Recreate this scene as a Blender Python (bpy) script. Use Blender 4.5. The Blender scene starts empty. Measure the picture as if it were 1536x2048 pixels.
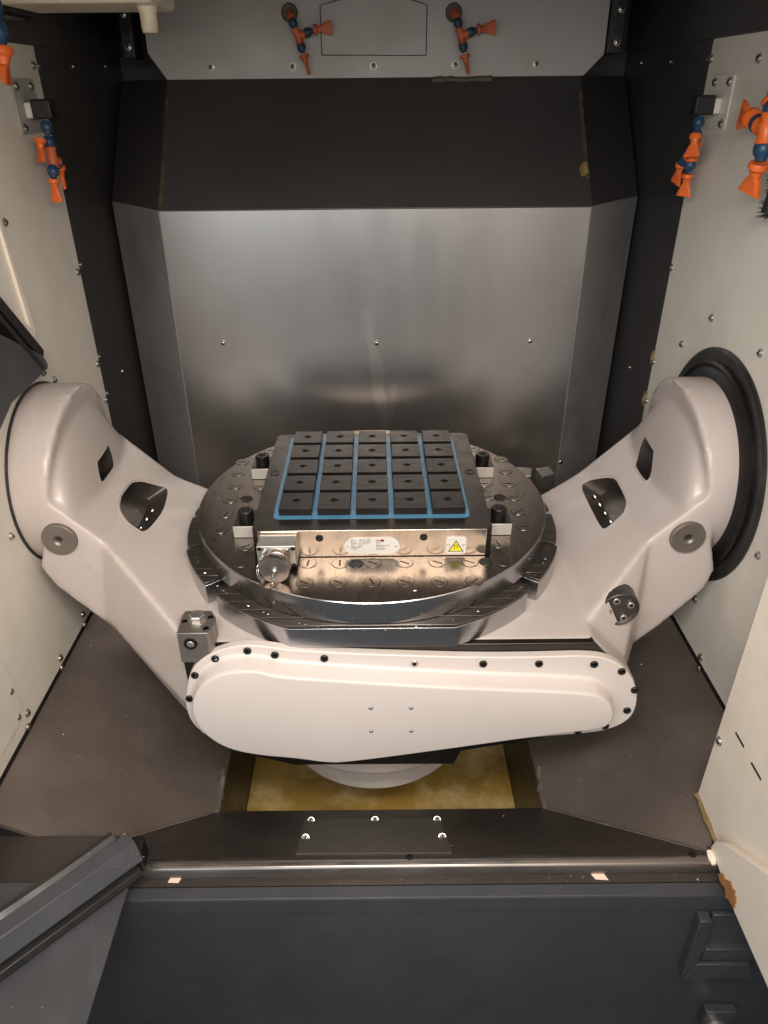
import bpy, bmesh, math, random
from mathutils import Vector, Matrix
random.seed(7)
R = math.radians
sc = bpy.context.scene
COL = sc.collection

# ------------------------------------------------------------------ camera
cam_d = bpy.data.cameras.new('camera')
cam = bpy.data.objects.new('camera', cam_d); COL.objects.link(cam); sc.camera = cam
cam_d.sensor_fit = 'VERTICAL'; cam_d.sensor_height = 36.0
cam_d.lens = 1446.4 / 2048 * 36.0
cam_d.shift_x = (768 - 753.25) / 2048
cam_d.clip_start = 0.02; cam_d.clip_end = 100
PITCH = R(30.18)
cam.location = (.0113, -1.4822, .8266)
cam.rotation_euler = (Matrix.Rotation(R(90) - PITCH, 3, 'X') @ Matrix.Rotation(-.01005, 3, 'Z')).to_euler()
# ------------------------------------------------------------------ light
w = bpy.data.worlds.new('World'); sc.world = w; w.use_nodes = True
bg = w.node_tree.nodes['Background']
bg.inputs[0].default_value = (.95, .98, 1.0, 1); bg.inputs[1].default_value = .14
def area(name, loc, target, sx, sy, power, color):
    l = bpy.data.lights.new(name, 'AREA'); l.shape = 'RECTANGLE'; l.size = sx; l.size_y = sy
    l.energy = power; l.color = color
    o = bpy.data.objects.new(name, l); COL.objects.link(o); o.location = loc
    o.rotation_euler = (Vector(target) - Vector(loc)).to_track_quat('-Z', 'Y').to_euler()
    return o
area('hall_light', (.2, -3.0, 2.2), (0, -.2, -.2), 2.4, 1.9, 58, (1.0, .89, .78))
area('hall_window', (-1.5, -3.2, .8), (0, -.3, -.2), 1.6, 1.6, 24, (.84, .92, 1.0))
area('fill_light', (.02, -1.30, 1.03), (0, .0, .0), 1.0, .22, 20, (1.0, .90, .82))  # added fill light in the opening, lifts the side walls
sc.view_settings.view_transform = 'Standard'; sc.view_settings.look = 'None'
sc.view_settings.exposure = 0.0; sc.view_settings.gamma = 1.0
sc.cycles.max_bounces = 8; sc.cycles.glossy_bounces = 5; sc.cycles.diffuse_bounces = 5
sc.cycles.use_denoising = True
sc.cycles.sample_clamp_indirect = 4.0

# ------------------------------------------------------------------ materials
MATS = {}
def mat(name, color, rough=.5, metal=0., var=.06, vscale=6., stretch=(1, 1, 1), rvar=.08, bump=0., bscale=60.,
        dirt=None, dirt_amt=0., dirt_scale=3., speck=None, speck_scale=90., speck_th=.70, spec=.5, coat=0., scratch=0., aniso=0.):
    m = bpy.data.materials.new(name); m.use_nodes = True
    nt = m.node_tree; N = nt.nodes; Lk = nt.links
    b = N['Principled BSDF']
    b.inputs['Metallic'].default_value = metal
    b.inputs['Specular IOR Level'].default_value = spec
    if coat: b.inputs['Coat Weight'].default_value = coat; b.inputs['Coat Roughness'].default_value = .12
    tc = N.new('ShaderNodeTexCoord'); mp = N.new('ShaderNodeMapping')
    geo = N.new('ShaderNodeNewGeometry')
    Lk.new(geo.outputs['Position'], mp.inputs[0]); mp.inputs['Scale'].default_value = stretch
    n1 = N.new('ShaderNodeTexNoise'); n1.inputs['Scale'].default_value = vscale; n1.inputs['Detail'].default_value = 6
    Lk.new(mp.outputs[0], n1.inputs['Vector'])
    ramp = N.new('ShaderNodeMapRange'); ramp.inputs[1].default_value = .3; ramp.inputs[2].default_value = .7
    ramp.inputs[3].default_value = 1 - var; ramp.inputs[4].default_value = 1 + var
    Lk.new(n1.outputs[0], ramp.inputs[0])
    mul = N.new('ShaderNodeVectorMath'); mul.operation = 'SCALE'; mul.inputs[0].default_value = color
    Lk.new(ramp.outputs[0], mul.inputs['Scale'])
    last = mul.outputs[0]
    if dirt:
        n2 = N.new('ShaderNodeTexNoise'); n2.inputs['Scale'].default_value = dirt_scale; n2.inputs['Detail'].default_value = 10
        n2.inputs['Roughness'].default_value = .65
        Lk.new(geo.outputs['Position'], n2.inputs['Vector'])
        r2 = N.new('ShaderNodeMapRange'); r2.inputs[1].default_value = .48; r2.inputs[2].default_value = .72
        r2.inputs[4].default_value = dirt_amt
        Lk.new(n2.outputs[0], r2.inputs[0])
        mx = N.new('ShaderNodeMix'); mx.data_type = 'RGBA'
        Lk.new(r2.outputs[0], mx.inputs[0]); Lk.new(last, mx.inputs[6]); mx.inputs[7].default_value = (*dirt, 1)
        last = mx.outputs[2]
    if speck:
        n5 = N.new('ShaderNodeTexNoise'); n5.inputs['Scale'].default_value = speck_scale; n5.inputs['Detail'].default_value = 3
        Lk.new(geo.outputs['Position'], n5.inputs['Vector'])
        r5 = N.new('ShaderNodeMapRange'); r5.inputs[1].default_value = speck_th; r5.inputs[2].default_value = speck_th + .04; r5.inputs[4].default_value = .75
        Lk.new(n5.outputs[0], r5.inputs[0])
        m5 = N.new('ShaderNodeMix'); m5.data_type = 'RGBA'
        Lk.new(r5.outputs[0], m5.inputs[0]); Lk.new(last, m5.inputs[6]); m5.inputs[7].default_value = (*speck, 1)
        last = m5.outputs[2]
    Lk.new(last, b.inputs['Base Color'])
    rr = N.new('ShaderNodeMapRange'); rr.inputs[1].default_value = .3; rr.inputs[2].default_value = .7
    rr.inputs[3].default_value = max(.03, rough - rvar); rr.inputs[4].default_value = min(1, rough + rvar)
    n3 = N.new('ShaderNodeTexNoise'); n3.inputs['Scale'].default_value = vscale * 2.3; n3.inputs['Detail'].default_value = 8
    Lk.new(mp.outputs[0], n3.inputs['Vector']); Lk.new(n3.outputs[0], rr.inputs[0])
    Lk.new(rr.outputs[0], b.inputs['Roughness'])
    if aniso: b.inputs['Anisotropic'].default_value = aniso
    if bump or scratch:
        n4 = N.new('ShaderNodeTexNoise'); n4.inputs['Scale'].default_value = bscale; n4.inputs['Detail'].default_value = 4
        Lk.new(mp.outputs[0] if scratch else geo.outputs['Position'], n4.inputs['Vector'])
        bp = N.new('ShaderNodeBump'); bp.inputs['Strength'].default_value = bump or scratch; bp.inputs['Distance'].default_value = .002
        Lk.new(n4.outputs[0], bp.inputs['Height']); Lk.new(bp.outputs[0], b.inputs['Normal'])
    MATS[name] = m
    return m
mat('cast', (.54, .48, .447), .32, var=.03, vscale=4, bump=.16, bscale=34, dirt=(.47, .40, .35), dirt_amt=.25, dirt_scale=5, speck=(.25, .19, .15), speck_scale=120, speck_th=.735)
mat('cover', (.63, .575, .54), .35, var=.015, vscale=3, bump=.05, bscale=90, dirt=(.62, .55, .50), dirt_amt=.15, dirt_scale=8)
mat('rough_cast', (.72, .66, .61), .5, var=.05, vscale=12, bump=1., bscale=38)
mat('cream', (.76, .725, .645), .42, var=.05, vscale=2.2, bump=.08, bscale=150, dirt=(.44, .40, .31), dirt_amt=.4, dirt_scale=3, speck=(.25, .2, .15), speck_scale=110, speck_th=.74)
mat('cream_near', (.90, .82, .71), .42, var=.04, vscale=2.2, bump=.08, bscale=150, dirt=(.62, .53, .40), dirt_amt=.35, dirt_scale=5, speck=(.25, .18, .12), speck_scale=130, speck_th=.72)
mat('top_white', (.40, .39, .37), .45, var=.04, vscale=3, bump=.05, bscale=150, dirt=(.30, .27, .21), dirt_amt=.3, dirt_scale=7)
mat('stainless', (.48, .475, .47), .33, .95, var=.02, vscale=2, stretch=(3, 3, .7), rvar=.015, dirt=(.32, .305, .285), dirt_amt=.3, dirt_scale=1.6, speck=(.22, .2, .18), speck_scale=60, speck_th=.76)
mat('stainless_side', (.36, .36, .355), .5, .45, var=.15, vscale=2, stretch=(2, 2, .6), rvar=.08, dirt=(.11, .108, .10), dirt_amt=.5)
mat('stainless_up_shaded', (.085, .080, .079), .42, .4, var=.12, vscale=3, rvar=.06, speck=(.22, .22, .22), speck_scale=150, speck_th=.775)  # same sheet as the front panel, its dark reflection put into the colour
mat('dark_sheet', (.060, .057, .056), .45, .2, var=.12, vscale=3, rvar=.06, speck=(.2, .2, .2), speck_scale=150, speck_th=.77)
mat('chute', (.165, .138, .120), .36, .45, var=.15, vscale=3, rvar=.09, dirt=(.25, .215, .185), dirt_amt=.6, dirt_scale=4, bump=.03, bscale=80, speck=(.5, .47, .43), speck_scale=170, speck_th=.745)
mat('deck', (.065, .056, .05), .38, .4, var=.12, vscale=5, rvar=.09, dirt=(.10, .086, .074), dirt_amt=.5, dirt_scale=9, speck=(.35, .32, .28), speck_scale=170, speck_th=.745)
mat('deck_plate', (.15, .14, .13), .42, .6, var=.08, vscale=8, rvar=.05)
mat('blue_grey', (.044, .048, .055), .48, 0, var=.14, vscale=3, rvar=.10, dirt=(.062, .064, .068), dirt_amt=.6, dirt_scale=10, bump=.05, bscale=200, speck=(.22, .22, .22), speck_scale=140, speck_th=.745)
mat('grey_door', (.055, .056, .062), .5, 0, var=.10, vscale=4, rvar=.08, dirt=(.10, .10, .11), dirt_amt=.5, dirt_scale=9, bump=.05, bscale=200, speck=(.3, .3, .3), speck_scale=140, speck_th=.74)
mat('beam_paint', (.048, .050, .057), .48, 0, var=.10, vscale=4, rvar=.08, dirt=(.075, .077, .084), dirt_amt=.5, dirt_scale=12, speck=(.3, .3, .3), speck_scale=140, speck_th=.745)
mat('black', (.012, .012, .012), .45, 0, var=.2, vscale=20)
mat('rubber', (.02, .019, .019), .38, 0, var=.3, vscale=12, dirt=(.06, .055, .05), dirt_amt=.5, dirt_scale=9)
mat('black_oxide', (.03, .028, .027), .38, .7, var=.2, vscale=40)
mat('dark_steel', (.075, .064, .056), .38, .9, var=.1, vscale=14, rvar=.08, dirt=(.075, .064, .056), dirt_amt=.6, dirt_scale=10)
mat('pole_steel', (.042, .036, .032), .40, .9, var=.1, vscale=10, stretch=(1, 5, 1), rvar=.08, dirt=(.06, .05, .045), dirt_amt=.5, dirt_scale=14)
mat('ground_steel', (.70, .62, .54), .19, 1., var=.08, vscale=14, stretch=(1, 1, 4), rvar=.04, scratch=.03, bscale=200, dirt=(.5, .42, .34), dirt_amt=.4, dirt_scale=14)
mat('disc_steel', (.165, .140, .118), .25, .97, var=.08, vscale=9, stretch=(5, 1, 1), rvar=.05, dirt=(.115, .094, .078), dirt_amt=.4, dirt_scale=3, scratch=.03, bscale=150, speck=(.07, .055, .045), speck_scale=45, speck_th=.70)
mat('rim_steel', (.46, .46, .475), .22, 1., var=.03, vscale=10, stretch=(1, 1, 8), rvar=.03)
mat("ring_steel", (.30, .27, .245), .40, .75, var=.12, vscale=14, rvar=.08, dirt=(.16, .135, .115), dirt_amt=.5, dirt_scale=14)
mat('bright_steel', (.66, .64, .61), .26, 1., var=.08, vscale=20, rvar=.08)
mat('zinc', (.55, .53, .49), .38, .9, var=.1, vscale=20)
mat('cap_metal', (.50, .43, .39), .36, 1., var=.06, vscale=20)
mat('light_block', (.62, .60, .57), .45, .6, var=.1, vscale=30)
mat('resin', (.075, .24, .40), .35, 0, var=.10, vscale=20, dirt=(.04, .10, .15), dirt_amt=.5, dirt_scale=40)
mat('orange', (.78, .15, .025), .4, 0, var=.08, vscale=30)
mat('orange_dull', (.50, .115, .04), .5, 0, var=.15, vscale=30)  # darker, less saturated than the plain orange
mat('blue_hose', (.016, .055, .12), .38, 0, var=.12, vscale=30)
mat('blue_dull', (.018, .045, .08), .5, 0, var=.2, vscale=30)  # darker, greyer than the hose blue
mat('coolant', (.44, .29, .07), .30, 0, var=.22, vscale=5, dirt=(.85, .70, .38), dirt_amt=.8, dirt_scale=8, bump=.1, bscale=20)
mat('label_white', (.72, .70, .66), .4, .2, var=.03, vscale=40)
mat('yellow', (.85, .72, .04), .45, 0, var=.04, vscale=40)
mat('red', (.62, .03, .04), .45, 0, var=.05, vscale=40)
mat('ink', (.02, .018, .016), .6, 0)
mat('sealant', (.25, .175, .07), .5, 0, var=.3, vscale=30, bump=.5, bscale=80)
mat('sealant_dark', (.080, .070, .045), .5, 0, var=.3, vscale=30, bump=.5, bscale=80)
mat('rust', (.42, .19, .065), .7, 0, var=.35, vscale=60, dirt=(.16, .09, .05), dirt_amt=.9, dirt_scale=60, bump=.6, bscale=90)
mat('cream_lamp', (.66, .61, .50), .4, 0, var=.06, vscale=5, dirt=(.45, .36, .2), dirt_amt=.4, dirt_scale=8)
mat('spout', (.62, .56, .43), .4, 0, var=.1, vscale=20, dirt=(.40, .26, .06), dirt_amt=.7, dirt_scale=25)
mat('chip', (.75, .73, .70), .3, .8, var=.2, vscale=60)
mat('paper', (.80, .66, .54), .7, 0, var=.05, vscale=30)
mat('rail_metal', (.26, .235, .215), .30, .9, var=.25, vscale=12, stretch=(.3, 1, 1), rvar=.1)
mat('land_steel', (.13, .115, .103), .36, .85, var=.12, vscale=14, rvar=.08, dirt=(.08, .068, .058), dirt_amt=.5, dirt_scale=14)
mat('roof', (.05, .05, .05), .6, 0)
mat('pocket_metal', (.17, .15, .135), .34, .8, var=.3, vscale=12, rvar=.1, dirt=(.06, .052, .047), dirt_amt=.7, dirt_scale=12)
mat('groove', (.075, .066, .06), .38, .5, var=.25, vscale=14, dirt=(.16, .145, .13), dirt_amt=.5, dirt_scale=16)

def stain_and_shade(m, centers):
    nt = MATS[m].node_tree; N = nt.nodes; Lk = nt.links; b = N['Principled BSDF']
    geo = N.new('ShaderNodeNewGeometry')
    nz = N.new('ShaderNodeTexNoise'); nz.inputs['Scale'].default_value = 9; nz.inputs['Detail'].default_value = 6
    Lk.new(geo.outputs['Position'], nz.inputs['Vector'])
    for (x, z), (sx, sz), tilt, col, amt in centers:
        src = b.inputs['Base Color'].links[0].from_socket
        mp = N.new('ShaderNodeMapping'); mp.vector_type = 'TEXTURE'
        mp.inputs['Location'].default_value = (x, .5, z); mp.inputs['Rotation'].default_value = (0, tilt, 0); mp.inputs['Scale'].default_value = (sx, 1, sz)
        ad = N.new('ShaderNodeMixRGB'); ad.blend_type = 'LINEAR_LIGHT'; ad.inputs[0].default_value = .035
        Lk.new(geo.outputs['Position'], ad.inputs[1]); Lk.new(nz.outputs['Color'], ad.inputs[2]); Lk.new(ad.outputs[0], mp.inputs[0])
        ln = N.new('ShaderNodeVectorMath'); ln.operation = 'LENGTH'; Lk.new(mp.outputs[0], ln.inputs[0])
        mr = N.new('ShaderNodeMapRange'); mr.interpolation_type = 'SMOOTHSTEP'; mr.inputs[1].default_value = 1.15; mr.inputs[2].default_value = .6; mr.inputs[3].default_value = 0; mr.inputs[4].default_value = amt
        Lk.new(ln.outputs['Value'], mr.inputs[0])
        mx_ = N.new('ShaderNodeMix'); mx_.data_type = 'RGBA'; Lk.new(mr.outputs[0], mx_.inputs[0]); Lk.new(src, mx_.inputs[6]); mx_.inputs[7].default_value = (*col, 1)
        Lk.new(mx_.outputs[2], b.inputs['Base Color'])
stain_and_shade('stainless', [((.015, -.16), (.75, .30), 0, (.26, .225, .195), .5), ((.02, .12), (.022, .17), R(-6), (.70, .68, .65), .38), ((.0, .27), (.03, .06), R(12), (.66, .64, .61), .22), ((.06, .05), (.012, .09), R(8), (.68, .66, .63), .2)])  # first ellipse: brown residue plus the dark lower reflection painted in; rest pale smears
# ------------------------------------------------------------------ helpers
class MB:
    def __init__(s): s.v = []; s.f = []; s.mi = []; s.sm = []
    def add(s, vs, fs, mi=0, smooth=False):
        o = len(s.v); s.v += [tuple(v) for v in vs]
        for f in fs: s.f.append([i + o for i in f]); s.mi.append(mi); s.sm.append(smooth)
    def box(s, x0, x1, y0, y1, z0, z1, mi=0):
        vs = [(x, y, z) for z in (z0, z1) for y in (y0, y1) for x in (x0, x1)]
        s.add(vs, [(0, 2, 3, 1), (4, 5, 7, 6), (0, 1, 5, 4), (2, 6, 7, 3), (0, 4, 6, 2), (1, 3, 7, 5)], mi)
    def prism(s, poly, axis, a0, a1, mi=0, poly2=None):
        def P(p, a): return {'x': (a, p[0], p[1]), 'y': (p[0], a, p[1]), 'z': (p[0], p[1], a)}[axis]
        n = len(poly); q = poly2 or poly
        vs = [P(p, a0) for p in poly] + [P(p, a1) for p in q]
        s.add(vs, [list(range(n))[::-1], list(range(n, 2 * n))] + [(i, (i + 1) % n, n + (i + 1) % n, n + i) for i in range(n)], mi)
    def lathe(s, prof, axis='z', c=(0, 0, 0), seg=32, mi=0, smooth=True, a0=0., M=None):
        n = len(prof); vs = []; fs = []
        for k in range(seg):
            a = a0 + 2 * math.pi * k / seg
            for r, h in prof:
                u, v = r * math.cos(a), r * math.sin(a)
                p = {'z': (u, v, h), 'x': (h, u, v), 'y': (u, h, v)}[axis]
                if M is not None: p = M @ Vector(p)
                vs.append((p[0] + c[0], p[1] + c[1], p[2] + c[2]))
        for k in range(seg):
            k2 = (k + 1) % seg
            for i in range(n - 1):
                fs.append((k * n + i, k2 * n + i, k2 * n + i + 1, k * n + i + 1))
        o = len(s.v)
        s.add(vs, fs, mi, smooth)
        if prof[0][0] > 1e-6: s.add([], [], mi); s.f.append([o + k * n for k in range(seg)][::-1]); s.mi.append(mi); s.sm.append(False)
        if prof[-1][0] > 1e-6: s.f.append([o + k * n + n - 1 for k in range(seg)]); s.mi.append(mi); s.sm.append(False)
    def hull(s, pts, mi=0):
        bm = bmesh.new()
        for p in pts: bm.verts.new(p)
        r = bmesh.ops.convex_hull(bm, input=bm.verts)
        bmesh.ops.delete(bm, geom=[g for g in r['geom_interior'] if isinstance(g, bmesh.types.BMVert)], context='VERTS')
        bm.verts.index_update()
        s.add([v.co[:] for v in bm.verts], [[v.index for v in f.verts] for f in bm.faces], mi); bm.free()
    def tube(s, pts, r, seg=8, mi=0):
        pts = [Vector(p) for p in pts]; n = len(pts); vs = []; fs = []
        rr = r if isinstance(r, (list, tuple)) else [r] * n
        prev = None
        for i, p in enumerate(pts):
            t = (pts[min(i + 1, n - 1)] - pts[max(i - 1, 0)]).normalized()
            a = t.orthogonal().normalized() if prev is None else (prev - t * prev.dot(t)).normalized()
            prev = a; b = t.cross(a)
            for k in range(seg):
                an = 2 * math.pi * k / seg
                vs.append(p + (a * math.cos(an) + b * math.sin(an)) * rr[i])
        for i in range(n - 1):
            for k in range(seg):
                k2 = (k + 1) % seg
                fs.append((i * seg + k, i * seg + k2, (i + 1) * seg + k2, (i + 1) * seg + k))
        o = len(s.v); s.add(vs, fs, mi, True)
        s.f.append([o + k for k in range(seg)][::-1]); s.mi.append(mi); s.sm.append(False)
        s.f.append([o + (n - 1) * seg + k for k in range(seg)]); s.mi.append(mi); s.sm.append(False)
    def mesh(s, name, mats):
        me = bpy.data.meshes.new(name); me.from_pydata(s.v, [], s.f)
        for m in mats: me.materials.append(MATS[m])
        for p, i, k in zip(me.polygons, s.mi, s.sm): p.material_index = i; p.use_smooth = k
        bm = bmesh.new(); bm.from_mesh(me); bmesh.ops.recalc_face_normals(bm, faces=bm.faces); bm.to_mesh(me); bm.free()
        me.set_sharp_from_angle(angle=R(32)); me.update(); return me
    def build(s, name, mats, parent=None, bevel=0, seg=2):
        if isinstance(mats, str): mats = [mats]
        return link(name, s.mesh(name, mats), parent, bevel, seg)
def link(name, me, parent=None, bevel=0, seg=2, loc=None, rot=None):
    o = bpy.data.objects.new(name, me); COL.objects.link(o)
    if parent: o.parent = parent
    if loc is not None: o.location = loc
    if rot is not None: o.rotation_euler = rot
    if bevel:
        b = o.modifiers.new('bevel', 'BEVEL'); b.width = bevel; b.segments = seg; b.limit_method = 'ANGLE'; b.angle_limit = R(35)
        b.harden_normals = False
    return o
def tag(o, label, cat, group=None):
    o['label'] = label; o['category'] = cat
    if group: o['group'] = group
    return o
def thing(name, label, cat, loc=(0, 0, 0), group=None):
    o = bpy.data.objects.new(name, None); COL.objects.link(o); o.location = loc; o.empty_display_size = .05
    return tag(o, label, cat, group)
def struct(o): o['kind'] = 'structure'; return o
def rel(parent, pts):
    return pts
def B(name, m, parent, x0, x1, y0, y1, z0, z1, bevel=0, seg=2):
    k = MB(); k.box(x0, x1, y0, y1, z0, z1); return k.build(name, m, parent, bevel, seg)
XM = .015
WL, WR = -.735, .765
def mx(x): return 2 * XM - x

# screw head meshes (dome head with socket), axis +z
def dome_mesh(name, r, m1='bright_steel', m2='ink'):
    k = MB(); k.lathe([(0, 0), (r * 1.25, 0), (r * 1.25, r * .12), (r, r * .15), (r * .93, r * .5), (r * .7, r * .72), (r * .4, r * .8), (r * .38, r * .45), (0, r * .45)], seg=14)
    me = k.mesh(name, [m1, m2])
    for p in me.polygons:
        c = p.center
        if math.hypot(c.x, c.y) < r * .4 and c.z > r * .3: p.material_index = 1
    return me
SCREW = dome_mesh('screw', .0075)
SCREW_S = dome_mesh('screw_small', .0062)
SCREW_D = dome_mesh('screw_dull', .007, 'zinc')
def socket_mesh(name, r, h, m1='black_oxide', m2='ink'):
    k = MB(); k.lathe([(0, 0), (r, 0), (r, h - r * .12), (r * .9, h), (r * .55, h), (r * .52, h - r * .6), (0, h - r * .6)], seg=16)
    me = k.mesh(name, [m1, m2])
    for p in me.polygons:
        if math.hypot(p.center.x, p.center.y) < r * .53 and p.center.z < h - r * .2 and p.center.z > 0.0001: p.material_index = 1
    return me
ROT = {'+z': (0, 0, 0), '+x': (0, R(90), 0), '-x': (0, R(-90), 0), '-y': (R(90), 0, 0), '+y': (R(-90), 0, 0)}
def screws(parent, pts, d, me=None, name='screw'):
    for p in pts: link(name, me or SCREW, parent, loc=p, rot=ROT[d])

# ================================================================== SETTING
# --- side walls (cream painted sheet), dark rear sheet, gap strip
def wall(side):
    s = -1 if side == 'left' else 1
    X = WL if s < 0 else WR
    t = .012 * s
    x0, x1 = sorted((X, X + t))
    front = -1.0 if s < 0 else -.52
    root = B('wall_' + side, 'cream', None, x0, x1, front, .415, -.335, .92); struct(root)
    d = -s * .001
    xs = sorted((X + s * .002, X + s * .014))
    B('rear_sheet', 'dark_sheet', root, xs[0], xs[1], .4155, 1.05, -.95, .930)
    xs = sorted((X - s * .006, X + s * .02))
    B('upper_sheet', 'dark_sheet', root, xs[0], xs[1], front, 1.05, .921, 1.32)
    xs = sorted((X + s * .010, X + s * .03))
    B('gap_strip', 'black', root, xs[0], xs[1], front, .4, -.42, -.336)
    return root
wl = wall('left'); wr = wall('right')
zz = (-1, 1)
screws(wl, [(WL, y, z) for y, z in [(.391, .883), (.397, .44), (.402, .2), (.409, .095), (.08, .604), (.083, .381), (.084, .287), (.128, .254),
        (-.131, .285), (-.228, .049), (-.028, -.31), (-.184, -.316), (-.366, -.308), (-.395, -.218), (-.40, -.285)]], '+x')
screws(wl, [(WL - .002, y, z) for y, z in [(.647, .887), (.903, .894), (.581, .118), (.427, .883), (.43, .452), (.428, .212), (.43, .106)]], '+x', SCREW_S)
screws(wl, [(WL + .004, -.04, -.332), (WL + .004, -.196, -.334), (WL + .004, -.385, -.328)], '+x', SCREW_S)
screws(wr, [(WR, y, z) for y, z in [(.409, .883), (.174, .876), (.409, .434), (.129, .383), (.256, .284), (-.107, .378), (.409, .188), (.409, .076),
        (-.294, .027), (-.108, -.22), (-.197, -.322)]], '-x')
screws(wr, [(WR + .002, y, z) for y, z in [(.904, .889), (.672, .885), (.586, .112), (.432, .883), (.432, .2), (.432, .088)]], '-x', SCREW_S)
screws(wr, [(WR - .002, -.205, -.348)], '-x', SCREW_S)
# lower left access plate with rounded corner on the left wall
k = MB(); k.prism([(-.60, -.130), (-.402, -.130), (-.386, -.146), (-.379, -.268), (-.398, -.298), (-.60, -.298)], 'x', WL + .0005, WL + .0035)
k.build('access_plate', 'cream', wl, .001)
# sealant blobs at wall seams
def blob(name, m, parent, pts, r):
    k = MB(); P = []
    for i in range(len(pts) - 1):
        a, b = Vector(pts[i]), Vector(pts[i + 1]); n = max(2, int((b - a).length / .012))
        P += [a.lerp(b, j / n) + Vector([random.uniform(-r * .25, r * .25) for _ in range(3)]) for j in range(n)]
    P.append(Vector(pts[-1]))
    k.tube(P, [r * random.uniform(.6, 1.25) for _ in P], 6); return k.build(name, m, parent)
blob('sealant_bead', 'sealant', wr, [(WR - .001, .417, .215), (WR - .001, .417, .18)], .007)
blob('sealant_bead', 'sealant', wr, [(WR - .001, .417, .10), (WR - .001, .417, .06)], .007)

# --- back cover: prismatic sheet metal guard
BK = thing('back_guard', 'folded grey stainless sheet guard filling the back of the enclosure', 'guard', (XM, .5, -.2))
def bkp(pts): return [(p[0] - XM, p[1] - .5, p[2] + .2) for p in pts]
cx0, cx1, ox0, ox1 = -.5365, .5665, -.722, .752
ZF, YF0, YF1, ZT, DY = .568, .5, .71, .86, .272
def sheet(name, m, parent, quad, t=.004):
    q = [Vector(p) for p in bkp(quad)]
    n = (q[1] - q[0]).cross(q[2] - q[0]).normalized()
    if n.y > 0: n = -n
    k = MB(); vs = q + [p - n * t for p in q]
    k.add(vs, [(0, 1, 2, 3), (4, 7, 6, 5), (0, 4, 5, 1), (1, 5, 6, 2), (2, 6, 7, 3), (3, 7, 4, 0)])
    return k.build(name, m, parent, .0018, 2)
g = .0008
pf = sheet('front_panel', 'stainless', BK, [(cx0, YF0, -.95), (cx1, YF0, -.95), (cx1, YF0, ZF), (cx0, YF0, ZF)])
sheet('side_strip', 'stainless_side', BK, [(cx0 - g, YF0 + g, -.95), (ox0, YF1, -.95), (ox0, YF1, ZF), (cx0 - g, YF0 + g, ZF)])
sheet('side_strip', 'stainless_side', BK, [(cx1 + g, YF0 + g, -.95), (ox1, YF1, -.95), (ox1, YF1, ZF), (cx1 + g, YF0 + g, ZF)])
sheet('top_slope', 'stainless_up_shaded', BK, [(cx0, YF0 + g, ZF + g), (cx1, YF0 + g, ZF + g), (cx1, YF0 + DY, ZT), (cx0, YF0 + DY, ZT)])
sheet('top_strip', 'stainless_up_shaded', BK, [(cx0 - g, YF0 + g, ZF + g), (ox0, YF1, ZF + g), (ox0, YF1 + DY, ZT), (cx0 - g, YF0 + DY, ZT)])
sheet('top_strip', 'stainless_up_shaded', BK, [(cx1 + g, YF0 + g, ZF + g), (ox1, YF1, ZF + g), (ox1, YF1 + DY, ZT), (cx1 + g, YF0 + DY, ZT)])
for x, z in [(-.412, .224), (.016, .22), (.444, .221), (.576, -.161)]:
    link('screw', SCREW_S, BK, loc=(x - XM, -.0005 if x < .5 else .012, z + .2), rot=ROT['-y'])
blob('sealant_bead', 'sealant_dark', BK, bkp([(cx0 + .004, .505, ZF + .004), (cx0 + .004, .64, .715), (cx0 + .003, .75, .83)]), .006)
blob('sealant_bead', 'sealant_dark', BK, bkp([(cx1 - .004, .555, .632), (cx1 - .004, .66, .74), (cx1 - .003, .74, .82)]), .006)
blob('sealant_bead', 'sealant', BK, bkp([(cx1 - .008, .56, .636), (cx1 - .008, .585, .66)]), .011)
blob('sealant_bead', 'sealant_dark', BK, bkp([(.17, .763, .853), (.33, .763, .853)]), .007)

# --- top plate carrying two nozzles
TP = thing('nozzle_plate', 'grey-white chamfered sheet plate with round screws along its lower edge', 'plate', (XM, .765, .86))
def tp(x, z): return (x - XM, z - .86)
k = MB(); k.prism([tp(-.575, 1.5), tp(-.577, .918), tp(-.535, .858), tp(.5735, .858), tp(.622, .906), tp(.616, 1.5)], 'y', 0, .01)
k.build('sheet', 'top_white', TP, .001)
k = MB(); k.prism([tp(-.119, .911), tp(.152, .908), tp(.152, 1.016), tp(.10, 1.03), tp(-.056, 1.031), tp(-.119, 1.017)], 'y', -.006, -.0005)
k.build('hatch', 'top_white', TP, .001)
k = MB(); k.prism([tp(-.1215, .909), tp(.1545, .906), tp(.1545, 1.017), tp(.10, 1.033), tp(-.056, 1.034), tp(-.1215, 1.018)], 'y', -.0012, -.0003)
k.build('hatch_gap', 'ink', TP)
for x in (-.415, -.199, .015, .231, .445): link('screw', SCREW_D, TP, loc=(x - XM, 0, .025), rot=ROT['-y'])
# dark slide rails flanking the plate
for sx, nm in ((-1, 'left'), (1, 'right')):
    xa = -.60 if sx < 0 else .626
    k = MB(); k.box(xa - .028 if sx < 0 else xa - .002, xa + .002 if sx < 0 else xa + .028, .72, .80, .905, 1.5)
    o = k.build('slide_rail', 'black', None, .003)
    tag(o, 'black vertical slide rail at the %s edge of the nozzle plate' % nm, 'rail')
    for z in (.93, 1.0): link('screw', SCREW_S, o, loc=(xa - .013 if sx < 0 else xa + .013, .72, z), rot=ROT['-y'])
B('ceiling', 'roof', None, -.75, .78, -.95, 1.05, 1.321, 1.36)
struct(bpy.data.objects['ceiling'])
B('header_baffle', 'roof', bpy.data.objects['ceiling'], -.75, .78, -.95, -.92, .985, 1.32)  # unseen header panel added to shade the upper back from the fill light
B('wall_back', 'dark_sheet', None, -.75, .78, 1.051, 1.07, -1.1, 1.32); struct(bpy.data.objects['wall_back'])

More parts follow.
